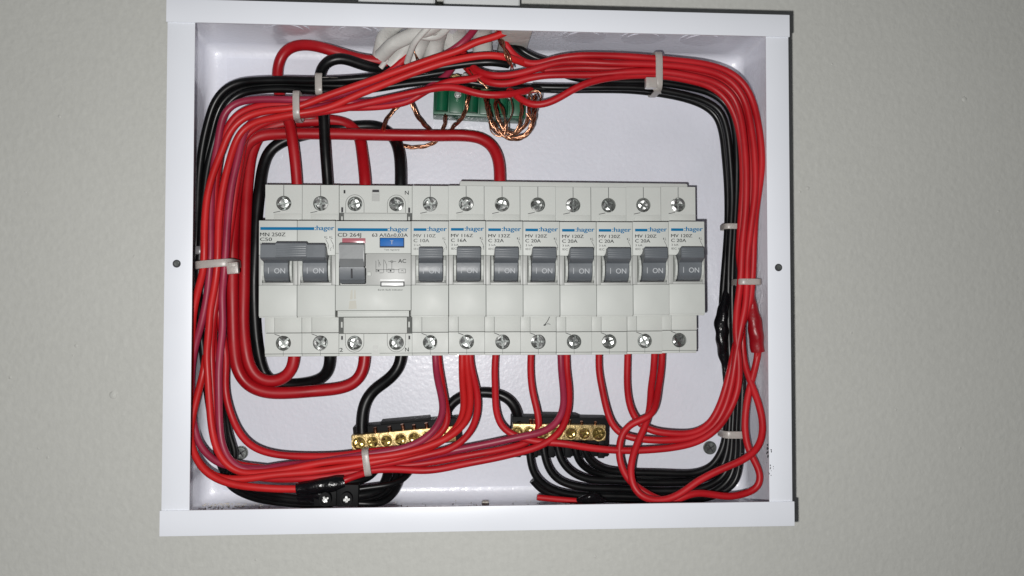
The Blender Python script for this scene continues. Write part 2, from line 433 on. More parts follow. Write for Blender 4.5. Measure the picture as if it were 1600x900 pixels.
def recess(bm, x0, x1, tx0, tx1):
    e = .07; a, b = x0+e, x1-e
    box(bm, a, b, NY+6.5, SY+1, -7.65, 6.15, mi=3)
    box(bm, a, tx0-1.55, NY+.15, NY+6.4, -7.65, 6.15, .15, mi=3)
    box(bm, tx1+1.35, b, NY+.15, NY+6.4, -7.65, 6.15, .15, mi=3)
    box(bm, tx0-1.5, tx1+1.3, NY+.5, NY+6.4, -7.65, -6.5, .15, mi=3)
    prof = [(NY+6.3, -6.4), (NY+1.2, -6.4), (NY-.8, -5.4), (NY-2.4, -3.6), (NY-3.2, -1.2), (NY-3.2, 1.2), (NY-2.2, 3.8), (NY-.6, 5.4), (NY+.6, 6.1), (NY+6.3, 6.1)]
    for (xa, xb_) in ((tx0-1.25, tx0-.2), (tx1+.15, tx1+1.15)):
        prism(bm, prof, xa, xb_, 0, bev=.12)
def toggle_bm(w_):
    bm = bmesh.new()
    prof = [(NY+5, -6.1), (NY-1.0, -6.0), (NY-3.0, -4.9), (NY-4.4, -3.2), (NY-4.8, -1.2), (NY-4.8, .9), (NY-4.7, 2.3), (NY-5.6, 2.9),
            (NY-8.4, 3.7), (NY-9.2, 4.4), (NY-8.6, 9.1), (NY-7.9, 9.6), (NY-6.6, 9.4), (NY-3.0, 6.6), (NY+5, 6)]
    prism(bm, prof, -w_/2, w_/2, 0, bev=.3)
    for k in range(4):
        z = 5.0+k*1.05; y = NY-9.25+(z-4.4)*.13
        box(bm, -w_/2+.25, w_/2-.25, y-.12, y+.4, z, z+.42, .1)
    # black strips painting the shade of the narrow gaps under the drum
    box(bm, -w_/2+.1, -w_/2+3.2, NY-1.15, NY+1, -6.25, -5.7, mi=1); box(bm, w_/2-3.0, w_/2-.1, NY-1.15, NY+1, -6.25, -5.7, mi=1)
    return bm
def on_text_bm(s_i='I'):
    bm = bmesh.new()
    box(bm, -3.55, -3.25, NY-4.87, NY-4.8, -2.55, .15)
    text(bm, 'ON', -.8, -2.45, NY-4.86, 2.4, 4.9, -.046)
    return bm
CACHE = {}
def cached(key, fn, name, m, parent, angle=40):
    if key not in CACHE:
        o = obj(name, fn(), m, None, angle=angle); CACHE[key] = o.data; bpy.data.objects.remove(o)
    return share(name, CACHE[key], parent)
def contact_symbol(bm, x, z, y, k=1.0):
    text(bm, '1', x-1.0, z+4.6*k, y, .9, .35, 0); 
    stroke(bm, [(x, z+5.6*k), (x, z+4.4*k)], .14, y); stroke(bm, [(x-.45, z+4.4*k), (x+.45, z+4.4*k)], .14, y)
    stroke(bm, [(x-.5, z+4.0*k), (x+.7, z+1.6*k)], .18, y)
    stroke(bm, [(x+.7, z+1.6*k), (x+.7, z-.4*k)], .16, y)
    stroke(bm, [(x+.2, z+.9*k), (x+1.0, z+.9*k)], .14, y); stroke(bm, [(x-.5, z-.3*k), (x-.1, z+.3*k)], .14, y)
    text(bm, '2', x-.9, z-1.2*k, y, .9, .6, 0)
def row_xz(i):
    """left edge of module i of the row (12 modules) in world mm"""
    return -104.2+i*PW, 0.2
ROWTILT = .0045
def breaker_root(name, x, zoff=0, rot=0, yoff=0):
    z = .1+ROWTILT*x+zoff
    e = empty(name, (x, RAILY+yoff, z), (0, -ROWTILT+rot, 0)); return e
ORD = ['C 10 A', 'C 16 A', 'C 32 A']
singles = [('MV 110Z', 'C 10A', 0, 'faint print C 10A, just right of the safety switch'),
           ('MV 116Z', 'C 16A', .15, 'print reading C 16A'),
           ('MV 132Z', 'C 32A', .05, 'print reading C 32A'),
           ('MV 120Z', 'C 20A', 0, 'print C 20A, touching the C 32A breaker'),
           ('MV 120Z', 'C 20A', -.1, 'print C 20A, second to the right of the C 32A breaker'),
           ('MV 120Z', 'C 20A', -.1, 'print C 20A, third from the right end of the row'),
           ('MV 120Z', 'C 20A', .1, 'print C 20A, next to last at the right'),
           ('MV 120Z', 'C 20A', .4, 'print C 20A, last at the right end')]
def single(i):
    model, rate, dz, lab = singles[i]
    xa, _ = row_xz(4+i); xc = xa+PW/2
    root = breaker_root('circuit_breaker', xc, dz, rot=random.uniform(-.002, .002), yoff=random.uniform(-.25, .25))
    tag(root, 'single pole breaker, '+lab, 'circuit breaker', 'single pole breakers in the row')
    def b():
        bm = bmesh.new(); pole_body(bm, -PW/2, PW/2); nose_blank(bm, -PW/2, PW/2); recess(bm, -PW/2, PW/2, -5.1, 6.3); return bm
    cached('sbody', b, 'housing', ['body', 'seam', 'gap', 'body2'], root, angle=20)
    t = cached('stog', lambda: toggle_bm(11.0), 'toggle', ['toggle', 'gap'], root); t.location.x = .45*MM
    p = cached('sont', lambda: on_text_bm(), 'switch_marking', 'white_ink', t)
    for z in (ZT, ZB):
        s = share('terminal_screw', get_screw(), root)
        s.location = Vector((random.uniform(-.12, .12), SY+.9, z+random.uniform(-.1, .1)))*MM; s.rotation_euler = (random.uniform(-.1, .1), random.uniform(0, 6.28), random.uniform(-.1, .1))
    def brand():
        bm = bmesh.new(); y = NY-.03
        stroke(bm, [(-7.6, 18.35), (-1.6, 18.35)], 1.25, y); 
        text(bm, ':hager', -1.1, 17.7, y, 2.15, 9.0, .05); return bm
    cached('sbrand', brand, 'brand_print', 'blue', root)
    bm = bmesh.new(); y = NY-.03
    text(bm, model, -7.6, 14.7, y, 1.55, 10.3, .008); text(bm, rate, -7.6, 12.4, y, 1.6, 7.3, .008)
    text(bm, '3 kA', -7.5, 10.6, y, .95, 3.4, .01); text(bm, 'IEC 60947-2', -7.5, 8.8, y, .95, 9.6, .01)
    contact_symbol(bm, 7.0, 9.2, y)
    o = obj('rating_print', bm, 'seam' if i == 0 else 'ink', root, smooth=False)
    return root
for i in range(8): single(i)

# two pole main breaker
xa, _ = row_xz(0)
root = breaker_root('circuit_breaker', xa+PW, 0, -.001)
tag(root, 'two pole main breaker, print C50, wide grey tie bar over both toggles, left end', 'circuit breaker')
def b():
    bm = bmesh.new()
    for k in (0, 1):
        x0 = -PW+k*PW
        pole_body(bm, x0, x0+PW)
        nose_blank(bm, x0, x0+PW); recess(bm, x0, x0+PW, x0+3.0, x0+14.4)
    return bm
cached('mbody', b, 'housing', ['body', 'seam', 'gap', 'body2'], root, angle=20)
tg = None
for k in (0, 1):
    t = cached('stog', lambda: toggle_bm(11.0), 'toggle', ['toggle', 'gap'], root); t.location.x = (-PW+k*PW+8.75)*MM
    cached('sont', lambda: on_text_bm(), 'switch_marking', 'white_ink', t)
    for z in (ZT, ZB):
        s = share('terminal_screw', get_screw(), root); s.location = Vector((-PW/2+k*PW, SY+.9, z))*MM; s.rotation_euler = (.1, random.uniform(0, 6), .1)
bm = bmesh.new()
prof = [(NY-6, 3.1), (NY-9.6, 3.7), (NY-10.4, 4.6), (NY-10.0, 10.2), (NY-9.0, 11.0), (NY-7, 10.8), (NY-5, 8)]
prism(bm, prof, -PW+2.6, 14.0, 0, bev=.35)
prism(bm, [(NY-7, 3.2), (NY-9.9, 3.9), (NY-11.0, 4.8), (NY-10.6, 10.9), (NY-9.4, 11.7), (NY-7, 11.5)], -8.2, 6.0, 0, bev=.3)
for k in range(5):
    z = 5.2+k*1.05; box(bm, -7.8, 5.6, NY-11.1+(z-5.2)*.08, NY-10.6, z, z+.4, .08)
obj('tie_bar', bm, 'toggle', root)
bm = bmesh.new(); y = NY-.03
stroke(bm, [(-PW+.7, 18.6), (7.8, 18.6)], 1.35, y); text(bm, ':hager', 8.1, 17.9, y, 2.2, 8.9, .05); obj('brand_print', bm, 'blue', root, smooth=False)
bm = bmesh.new()
text(bm, 'MN 250Z', -PW+.6, 15.0, y, 1.75, 11.6, .008); text(bm, 'C50', -PW+.6, 12.8, y, 1.6, 5.4, .008); text(bm, '10000', -PW+.6, 11.0, y, 1.1, 4.4, .005)
contact_symbol(bm, 13.6, 9.6, y); contact_symbol(bm, 15.9, 9.6, y); obj('rating_print', bm, 'ink', root, smooth=False)

# residual current switch (two modules wide)
xa, _ = row_xz(2)
root = breaker_root('residual_current_switch', xa+PW, -.1, 0, -.1)
tag(root, 'two module residual current switch with blue test button and single grey toggle', 'safety switch')
bm = bmesh.new()
a, b_ = -PW+.07, PW-.07
box(bm, a, b_, SY+9, -2, -40.9, 41.1, .2)
for (z0, z1, cz) in ((27.9, 41.2, ZT), (-41.3, -30.6, ZB)):
    for sg, (xa_, xb_) in ((-1, (a+1.9, 0)), (1, (0, b_-1.9))):
        holed(bm, xa_, xb_, z0, z1, SY, sg*10.0 + 0, cz, 3.55, 6)
    box(bm, a, a+1.9, SY+.9, SY+9.1, z0, z1, mi=3 if 0 else 0); box(bm, b_-1.9, b_, SY+.9, SY+9.1, z0, z1)
    box(bm, a, b_, SY+.02, SY+9.1, z1-.02, z1); box(bm, a, b_, SY+.02, SY+9.1, z0, z0+.02)
    for sg in (-1, 1):   # arch outline of the terminal cover
        pts = []
        up = 1 if z0 > 0 else -1
        edge = 28.0 if z0 > 0 else -30.7
        pts.append((sg*10-4.4, edge))
        for k in range(13):
            t = math.pi*k/12; pts.append((sg*10-4.4*math.cos(t), cz+(4.4*math.sin(t))*up))
        pts.append((sg*10+4.4, edge))
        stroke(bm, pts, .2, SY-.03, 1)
# covers between nose and terminals
box(bm, a+2.3, b_-2.3, SY-.9, SY+9, 22.4, 27.7, .25); box(bm, a+2.3, b_-2.3, SY-1.4, SY+9, -30.4, -22.6, .35)
box(bm, a, a+2.2, SY+.7, SY+9, 22.4, 27.9, mi=1); box(bm, b_-2.2, b_, SY+.7, SY+9, 22.4, 27.9, mi=1)
box(bm, a, a+2.2, SY+.7, SY+9, -30.6, -22.4, mi=1); box(bm, b_-2.2, b_, SY+.7, SY+9, -30.6, -22.4, mi=1)
for sx in (a+.9, b_-.9-.9):
    box(bm, sx, sx+.9, SY+.3, SY+1, 28.2, 30.6, mi=2); box(bm, sx+.1, sx+.9, SY+.3, SY+1, -33.4, -31.6, mi=2)
    box(bm, sx, sx+.8, SY, SY+1, 23.5, 26.2, .1, mi=0); box(bm, sx, sx+.8, SY, SY+1, -27.6, -24.8, .1, mi=0)
# centre slots
box(bm, -1.9, 1.9, SY-.06, SY+.5, 33.6, 38.9, mi=3); box(bm, -1.6, 1.6, SY-.12, SY+.5, 38.0, 39.2, mi=2); box(bm, -1.5, 1.5, SY-.16, SY+.5, 37.4, 37.8, mi=0)
box(bm, -1.2, 1.2, SY-.06, SY+.5, -40.5, -36.2, mi=3); box(bm, -1.0, 1.0, SY-.12, SY+.5, -38.6, -37.8, mi=0)
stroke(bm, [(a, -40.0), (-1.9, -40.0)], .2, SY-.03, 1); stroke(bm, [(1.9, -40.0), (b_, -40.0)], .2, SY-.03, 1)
# nose
box(bm, a, b_, NY, SY+1, 7.2, 22.35, .25); box(bm, a, b_, NY, SY+1, -19.5, -7.7, .35)
box(bm, a+.9, b_-.9, NY+.8, SY+1, -22.4, -19.6, .15); box(bm, a+1.2, b_-1.2, NY+.4, SY+1, -20.6, -20.2, .05)
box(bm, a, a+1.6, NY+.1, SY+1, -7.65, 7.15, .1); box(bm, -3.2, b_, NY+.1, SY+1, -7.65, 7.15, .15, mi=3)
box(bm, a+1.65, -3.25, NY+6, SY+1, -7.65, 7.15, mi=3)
cylr = bmesh.new()
box(bm, -3.0, -.9, NY-.8, NY+1, -3.4, -1.4, .5)
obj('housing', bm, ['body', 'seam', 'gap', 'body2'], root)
for sg in (-1, 1):
    for z in (ZT, ZB):
        s = share('terminal_screw', get_screw(), root); s.location = Vector((sg*10.0, SY+.7, z))*MM; s.rotation_euler = (random.uniform(-.2, .2), random.uniform(0, 6), .1)
bm = bmesh.new()
prof = [(NY+5, -7.0), (NY-1.6, -6.9), (NY-3.9, -5.2), (NY-4.9, -2.6), (NY-5.3, .6), (NY+5, .6)]
prism(bm, prof, -15.2, -3.7, 0, bev=.3)
t = obj('toggle', bm, 'toggle', root, angle=20)
bm = bmesh.new(); prism(bm, [(NY+2, .7), (NY-5.3, .7), (NY-6.6, 3.0), (NY-7.6, 4.2), (NY-7.4, 10.6), (NY-6.4, 11.6), (NY-1, 11.4), (NY+2, 9)], -15.2, -3.7, 0, bev=.35)
obj('lever', bm, 'toggle_light', t, angle=20)
bm = bmesh.new(); box(bm, -9.9, -9.1, NY-5.35, NY-4, -4.6, -.2, .1); obj('pointer_slot', bm, 'gap', t)
bm = bmesh.new(); box(bm, -14.4, -3.6, NY-.5, NY+.5, 11.9, 14.3, .25); obj('red_indicator', bm, 'window_red', root)
for pts in ([(-10.4, -10.2), (-9.6, -9.6), (-9.5, -14.2), (-10.8, -14.4)], [(-8.7, -9.8), (-8.2, -10.0), (-8.0, -14.0), (-9.0, -14.2)], [(-11, -15.0), (-8.0, -14.8), (-7.6, -18.6), (-11.4, -18.9)]):
    bm = bmesh.new(); bm.faces.new([bm.verts.new((x_, NY-.015, z_)) for x_, z_ in pts]); obj('smudge', bm, 'stain', root, smooth=False)
bm = bmesh.new(); box(bm, 2.9, 14.4, NY-.1, NY+.4, 9.9, 14.6, .1, mi=1); box(bm, 3.2, 14.1, NY-1.3, NY+.5, 10.5, 14.3, .3)
bt = obj('test_button', bm, ['button_blue', 'gap'], root)
bm = bmesh.new(); text(bm, 'T', 8.0, 11.4, NY-1.33, 1.8, 1.3, 0); obj('button_letter', bm, 'white_ink', bt, smooth=False)
bm = bmesh.new(); box(bm, 3.3, 14.5, NY-.15, NY+.3, -8.3, -6.0, .05, mi=1); box(bm, 3.8, 14.0, NY-.4, NY, -7.9, -6.4, .1); box(bm, 3.2, 14.5, NY-.3, NY+.3, -5.7, -4.9, .1)
obj('fault_window', bm, ['window_white', 'gap'], root)
bm = bmesh.new(); y = NY-.03
stroke(bm, [(-PW+1.1, 18.3), (6.7, 18.3)], 1.35, y); text(bm, ':hager', 7.0, 17.6, y, 2.2, 9.3, .05); obj('brand_print', bm, 'blue', root, smooth=False)
bm = bmesh.new()
text(bm, 'CD 264J', -PW+1.1, 15.0, y, 1.75, 10.8, .008); text(bm, '63 A/I\u0394n0,03A', -.6, 15.0, y, 1.6, 16.6, .006)
text(bm, 'Test regularly', 5.0, 8.6, y, .75, 7.2, .005); text(bm, 'Earth fault indicator', 2.2, -10.2, y, .8, 11.6, .01)
obj('rating_print', bm, 'ink', root, smooth=False); bm = bmesh.new()
yy = NY+.06
text(bm, 'AC', 11.6, 2.8, yy, 1.8, 3.6, 0)
for (pa) in (((1.2, 3.8), (1.2, -1.5)), ((2.6, 3.2), (2.6, 1.0)), ((2.2, 4.2), (3.4, 1.6)), ((4.8, 4.4), (4.8, -1.8)), ((5.2, 4.0), (6.2, 1.8)), ((6.2, 1.8), (6.2, -1.5)),
             ((6.9, 3.4), (10.6, 3.4)), ((8.6, 3.4), (8.6, -.2)), ((1.2, -.4), (12, -.4)), ((2.8, -1.9), (4.6, -1.9)), ((1.6, -.2), (1.6, -1.6)),
             ((6.8, -.1), (9.6, -.1)), ((9.6, -.1), (9.6, -1.7)), ((9.6, -1.7), (6.8, -1.7)), ((6.8, -1.7), (6.8, -.1)),
             ((11.8, -.1), (15, -.1)), ((15, -.1), (15, -1.9)), ((15, -1.9), (11.8, -1.9)), ((11.8, -1.9), (11.8, -.1)), ((12.8, -1.2), (13.4, -.6)), ((13.4, -.6), (14.0, -1.2))):
    stroke(bm, list(pa), .16, yy)
for (qx, qz) in ((2.0, -1.0), (7.6, -1.0)): box(bm, qx, qx+.8, yy, yy+.05, qz-.3, qz+.4)
for k in range(8):
    t0 = k*math.pi/4; stroke(bm, [(8.6+.55*math.cos(t0), 3.4+.55*math.sin(t0)), (8.6+.55*math.cos(t0+.785), 3.4+.55*math.sin(t0+.785))], .14, yy)
obj('circuit_diagram', bm, 'ink', root, smooth=False); bm = bmesh.new()
sh = SY-.03
for tx in (('1', a+2.1, 37.3, sh, 1.7, .8), ('N', b_-3.4, 36.9, sh, 1.9, 1.8), ('2', a+.3, -39.2, SY-.03, 1.9, 1.5), ('N', b_-3.3, -39.2, sh, 1.9, 1.7)):
    bm = bmesh.new(); text(bm, *tx, 0); obj('terminal_print', bm, 'ink', root, smooth=False)
# busbar cover
p0 = at(718, 287, 36); p1 = at(1074, 288, 36)
bm = bmesh.new(); box(bm, p0.x, p1.x, 35.2, 42, 36.0, at(900, 284.5, 35.2).z, .9)
o = obj('busbar_cover', bm, 'body'); tag(o, 'long pale busbar cover peeping above the tops of the narrow breakers', 'busbar')

# ------------------------------------------------------------------ wires: (colour, radius, label, points [(px, py, depth)])
def P3(pts): return [at(*p) for p in pts]
def wire(name, colr, r, label, pts, group=None, cat='wire', **k):
    bm = bmesh.new(); tube(bm, P3(pts), r, **k)
    o = obj(name, bm, colr, None, angle=60); tag(o, label, cat, group); return o
TK = 3.0; TN = 1.75
TH = 'thick cables to the main breaker and safety switch'
wire('cable', 'red_thick', 2.75, 'thick red cable arching high over the black bundle then down into the main breaker', [(606, 97, 44), (597, 96, 44), (565, 93, 43), (527, 82, 42), (502, 74, 42), (478, 70, 44), (456, 73, 47), (440, 86, 49), (434, 104, 50), (433, 122, 50), (437, 150, 50), (446, 175, 47), (453, 195, 46), (457, 220, 45), (461, 250, 45), (464, 285, 46), (465, 305, 46)], TH, 'cable')
wire('cable', 'black', 2.75, 'thick black cable looping beside the red arch then straight down into the main breaker', [(606, 108, 46), (592, 107, 44), (575, 104, 42), (556, 98, 40), (538, 91, 38), (520, 92, 37), (507, 99, 38), (500, 113, 41), (499, 130, 44), (502, 155, 45), (506, 182, 45), (507, 212, 45), (509, 245, 45), (512, 285, 46), (513, 305, 46)], TH, 'cable')
wire('cable', 'red_thick', TK, 'thick red cable from safety switch underside up the left side and across to the busbar', [(570, 540, 47), (570, 560, 47), (566, 582, 47), (553, 599, 47), (530, 607, 47), (490, 611, 46), (450, 614, 46), (415, 613, 46), (388, 602, 46), (372, 580, 46), (366, 548, 45), (364, 505, 44), (363, 455, 43), (363, 400, 43), (365, 340, 45), (370, 290, 47), (378, 245, 50), (388, 222, 51), (405, 212, 52), (440, 209, 52), (515, 209, 52), (600, 211, 52), (685, 212, 52), (725, 212, 52), (752, 216, 51), (770, 229, 50), (779, 250, 48), (781, 285, 46), (781, 305, 46)], TH, 'cable')
wire('cable', 'red_thick', TK, 'thick red cable making the inner U from main breaker underside to safety switch top', [(460, 540, 47), (460, 560, 47), (456, 578, 47), (443, 592, 48), (420, 597, 48), (401, 590, 48), (389, 570, 48), (383, 540, 48), (380, 505, 49), (381, 450, 50), (382, 395, 51), (384, 330, 53), (387, 280, 55), (394, 235, 57), (410, 206, 58), (435, 195, 59), (480, 189, 60), (525, 189, 60), (548, 196, 60), (561, 212, 58), (566, 240, 53), (569, 265, 48), (571, 287, 46), (571, 305, 46)], TH, 'cable')
wire('cable', 'black', TK, 'thick black cable from main breaker underside round the row to the switch N terminal', [(516, 540, 50), (516, 560, 50), (513, 580, 53), (500, 593, 56), (470, 600, 58), (435, 600, 59), (416, 589, 59), (407, 565, 58), (401, 530, 57), (398, 490, 56), (397, 440, 55), (399, 390, 55), (401, 340, 56), (406, 295, 57), (411, 262, 59), (421, 236, 60), (440, 222, 60), (470, 212, 60), (520, 202, 60.5), (565, 197, 60.5), (592, 198, 60), (611, 210, 58), (622, 230, 53), (626, 260, 48), (626, 287, 46), (626, 305, 46)], TH, 'cable')
wire('cable', 'black', TK, 'thick black cable from safety switch N underside bending down onto the left brass bar', [(627, 540, 47), (627, 562, 47), (620, 580, 47), (602, 597, 48), (583, 610, 49), (571, 628, 49), (566, 648, 48), (565, 668, 47), (566, 684, 46)], TH, 'cable')
wire('cable', 'black', 2.75, 'thick black jumper cable arched between the two brass neutral bars', [(688, 686, 48), (690, 664, 50), (697, 641, 52), (712, 624, 53), (735, 615, 54), (760, 613, 54), (784, 617, 54), (801, 629, 53), (809, 647, 51), (811, 667, 48), (811, 684, 46)], 'brass bar jumpers', 'cable')

# --- left bundle, red family (top entry -> left side -> bottom -> tie -> breakers)
LB = 'red wires bundled down the left side'
wire('wire', 'crimson', TN, 'crimson wire outermost of the reds round the top left corner', [(752, 28, 18), (744, 42, 25), (732, 58, 30), (714, 74, 33), (690, 88, 33), (650, 104, 34), (610, 118, 34), (570, 133, 34), (530, 148, 33), (495, 155, 33), (465, 156, 33), (430, 155, 34), (392, 156, 35), (368, 161, 36), (352, 174, 36), (345, 195, 36), (341, 220, 36), (334, 260, 35), (330, 305, 34), (329, 350, 33), (329, 395, 32), (327, 430, 32), (323, 465, 33), (315, 505, 34), (304, 545, 36), (299, 585, 37), (299, 630, 36), (303, 665, 34), (312, 695, 32), (326, 712, 31), (340, 723, 30), (368, 730, 29), (405, 733, 28), (465, 728, 27), (530, 717, 26), (574, 710, 26), (625, 702, 26), (660, 688, 28), (682, 668, 30), (692, 645, 33), (690, 620, 37), (684, 595, 42), (681, 572, 46), (680, 545, 47)], LB)
wire('wire', 'orange', TN, 'bright red wire coming over the bundle at upper left, thrown furthest left at mid height', [(812, 30, 16), (798, 46, 19), (772, 58, 22), (742, 66, 24), (720, 78, 26), (685, 89, 27), (647, 102, 28), (610, 115, 28), (580, 126, 28), (545, 138, 28), (510, 150, 29), (480, 162, 30), (455, 170, 30), (425, 172, 30), (395, 178, 31), (372, 190, 31), (357, 210, 31), (347, 235, 31), (335, 265, 30), (325, 300, 29), (320, 345, 28), (319, 395, 27), (318, 420, 28), (309, 455, 31), (302, 490, 33), (299, 530, 34), (297, 575, 35), (296, 625, 34), (295, 670, 32), (300, 700, 29), (312, 724, 26), (328, 740, 25), (350, 748, 24), (385, 748, 24), (430, 742, 24), (490, 737, 24), (540, 730, 24), (574, 724, 24), (615, 716, 25), (664, 702, 27), (698, 684, 29), (718, 662, 32), (725, 635, 36), (723, 605, 41), (722, 580, 45), (722, 545, 47)], LB)
wire('wire', 'red', TN, 'dull purple red wire second from the outside at the upper left corner', [(640, 84, 36), (626, 98, 36), (610, 112, 37), (575, 130, 37), (535, 148, 37), (500, 160, 37), (465, 164, 36), (430, 163, 36), (402, 166, 37), (375, 176, 38), (359, 192, 38), (350, 215, 38), (341, 260, 37), (336, 300, 36), (333, 350, 36), (333, 400, 36), (336, 440, 36), (340, 480, 37), (347, 520, 38), (353, 560, 38), (352, 590, 37), (352, 610, 36), (360, 645, 36), (375, 678, 35), (395, 698, 34), (425, 709, 33), (470, 713, 32), (530, 712, 30), (574, 706, 30), (620, 702, 30), (650, 697, 31), (680, 684, 33), (698, 664, 35), (699, 648, 36), (694, 620, 40), (690, 595, 44), (686, 570, 47), (684, 545, 48)], LB)
wire('wire', 'orange', TN, 'bright orange red wire in the middle of the left bundle with a pale sheen', [(850, 108, 38), (825, 101, 34), (804, 93, 28), (785, 88, 25), (765, 86, 25), (735, 89, 26), (697, 97, 27), (660, 109, 28), (622, 123, 28), (585, 138, 28), (550, 152, 29), (520, 166, 30), (490, 174, 29), (462, 178, 28), (430, 184, 29), (402, 190, 30), (380, 202, 31), (368, 222, 31), (359, 250, 30), (349, 290, 29), (342, 340, 28), (340, 400, 27), (338, 430, 27), (334, 455, 28), (329, 480, 29), (326, 520, 30), (323, 555, 31), (325, 590, 31), (328, 640, 30), (331, 670, 29), (338, 700, 28), (352, 724, 27), (375, 738, 27), (405, 739, 26), (450, 733, 25), (510, 722, 25), (574, 716, 24), (620, 710, 24), (670, 697, 26), (706, 680, 28), (728, 658, 31), (735, 630, 36), (733, 600, 41), (730, 575, 45), (729, 545, 47)], LB)
wire('wire', 'crimson', TN, 'crimson wire with a long pale highlight, innermost thin red at upper left', [(712, 96, 44), (700, 116, 40), (680, 130, 38), (655, 146, 36), (620, 156, 35), (575, 160, 34), (530, 162, 34), (495, 168, 34), (465, 172, 33), (430, 176, 34), (405, 182, 34), (388, 195, 34), (379, 215, 33), (372, 245, 32), (362, 290, 31), (356, 340, 30), (352, 400, 29), (350, 430, 29), (347, 460, 31), (348, 490, 31), (348, 515, 31), (345, 540, 31), (342, 575, 31), (342, 620, 31), (343, 660, 31), (346, 690, 30), (354, 712, 29), (368, 728, 28), (390, 735, 28), (440, 728, 28), (500, 722, 28), (540, 716, 28), (574, 713, 28), (610, 716, 30), (650, 717, 31), (700, 706, 31), (760, 694, 31), (820, 681, 31), (850, 674, 32), (871, 659, 34), (880, 638, 36), (880, 608, 41), (877, 580, 45), (876, 545, 47)], LB)
wire('wire', 'red', TN, 'red wire dipping lowest between the bottom tie and the right brass bar', [(850, 138, 46), (822, 142, 36), (800, 147, 30), (785, 148, 28), (765, 149, 28), (740, 145, 28), (715, 137, 29), (690, 136, 30), (660, 142, 31), (625, 150, 32), (580, 160, 32), (535, 170, 32), (500, 175, 32), (466, 180, 32), (425, 188, 34), (392, 205, 36), (376, 225, 37), (366, 260, 37), (357, 310, 36), (350, 370, 36), (346, 410, 35), (343, 440, 34), (338, 470, 34), (333, 500, 34), (330, 540, 35), (331, 580, 35), (333, 620, 35), (334, 660, 34), (340, 700, 33), (356, 726, 32), (385, 742, 31), (425, 748, 30), (470, 748, 28), (520, 743, 28), (574, 735, 28), (616, 733, 29), (670, 735, 30), (730, 724, 30), (790, 712, 30), (850, 694, 31), (877, 672, 33), (888, 640, 37), (889, 605, 42), (886, 580, 45), (885, 545, 47)], LB)
wire('wire', 'red', TN, 'red wire leaving the bottom tie to reach the fourth narrow breaker', [(760, 118, 34), (735, 124, 33), (700, 128, 34), (665, 142, 35), (640, 158, 36), (600, 166, 36), (560, 168, 36), (520, 168, 36), (466, 171, 37), (425, 180, 38), (395, 194, 39), (383, 215, 39), (374, 260, 39), (365, 320, 38), (357, 380, 38), (353, 420, 37), (347, 455, 37), (337, 490, 38), (333, 530, 39), (336, 560, 39), (340, 600, 39), (337, 650, 37), (345, 695, 36), (362, 722, 34), (400, 730, 33), (460, 734, 32), (520, 730, 31), (574, 727, 31), (620, 728, 33), (670, 723, 34), (730, 712, 34), (790, 701, 35), (826, 690, 37), (842, 672, 39), (840, 645, 41), (832, 612, 43), (829, 580, 45), (830, 545, 47)], LB)
wire('wire', 'orange', TN, 'bright red wire lowest at the bottom left corner ending in black tape', [(322, 555, 37), (317, 585, 37), (308, 620, 34), (300, 655, 31), (297, 685, 28), (305, 713, 25), (318, 734, 23), (338, 748, 22), (365, 757, 21), (405, 762, 20), (440, 764, 20), (470, 764, 20)], LB)
wire('wire', 'red', TN, 'red wire rising steeply to the second narrow breaker, rightmost of its three', [(540, 731, 27), (574, 729, 27), (620, 721, 27), (670, 710, 28), (706, 700, 29), (732, 679, 31), (745, 650, 35), (746, 618, 39), (739, 585, 44), (735, 565, 46), (735, 545, 47)], LB)
wire('wire', 'red', 1.6, 'short hooked red wire tail showing from the black tape at bottom left', [(520, 757, 20), (534, 753, 19), (543, 748, 20), (560, 742, 22), (574, 738, 24)], LB)

# --- left blacks
BL = 'black wires round the top left corner'
wire('wire', 'black', 2.0, 'outermost black wire curving round the top left corner', [(795, 101, 38), (772, 97, 36), (735, 99, 37), (685, 106, 38), (635, 113, 39), (580, 121, 39), (530, 125, 39), (490, 126, 40), (440, 125, 42), (402, 126, 43), (372, 129, 44), (350, 140, 44), (335, 160, 45), (325, 190, 46), (317, 225, 47), (311, 270, 48), (308, 330, 48), (306, 385, 47), (302, 425, 48), (299, 470, 50), (299, 520, 52), (300, 600, 52), (302, 660, 52)], BL)
wire('wire', 'black', 1.9, 'black wire just inside the outermost black one at the top left corner', [(860, 139, 40), (800, 137, 38), (772, 135, 37), (735, 129, 37), (685, 127, 38), (635, 131, 39), (590, 138, 40), (540, 143, 41), (490, 142, 42), (440, 139, 43), (402, 141, 44), (376, 146, 45), (357, 160, 45), (345, 185, 46), (336, 215, 47), (325, 260, 48), (318, 310, 48), (314, 360, 47), (312, 400, 46), (310, 440, 47), (312, 500, 52), (318, 560, 54), (325, 620, 54), (335, 680, 50), (346, 730, 44), (370, 762, 38), (410, 775, 32), (460, 782, 28), (500, 784, 26)], BL)
wire('wire', 'black', 1.7, 'third black wire hugging the red bundle at the top left', [(700, 112, 42), (650, 120, 42), (600, 128, 42), (545, 134, 42), (490, 133, 43), (440, 132, 45), (400, 134, 46), (370, 141, 47), (350, 156, 48), (338, 180, 49), (329, 215, 50), (320, 260, 51), (322, 330, 52), (326, 400, 52), (328, 480, 52), (333, 540, 52), (342, 600, 51), (349, 650, 48), (355, 700, 44), (362, 735, 40), (385, 760, 34), (430, 773, 30), (480, 779, 27), (505, 778, 26)], BL)
wire('wire', 'black', 1.6, 'black wire sagging lowest behind the taped joint at bottom left', [(352, 640, 50), (359, 680, 47), (368, 715, 45), (350, 745, 40), (362, 762, 37), (395, 778, 33), (440, 786, 30), (490, 789, 28), (520, 789, 27)], BL)

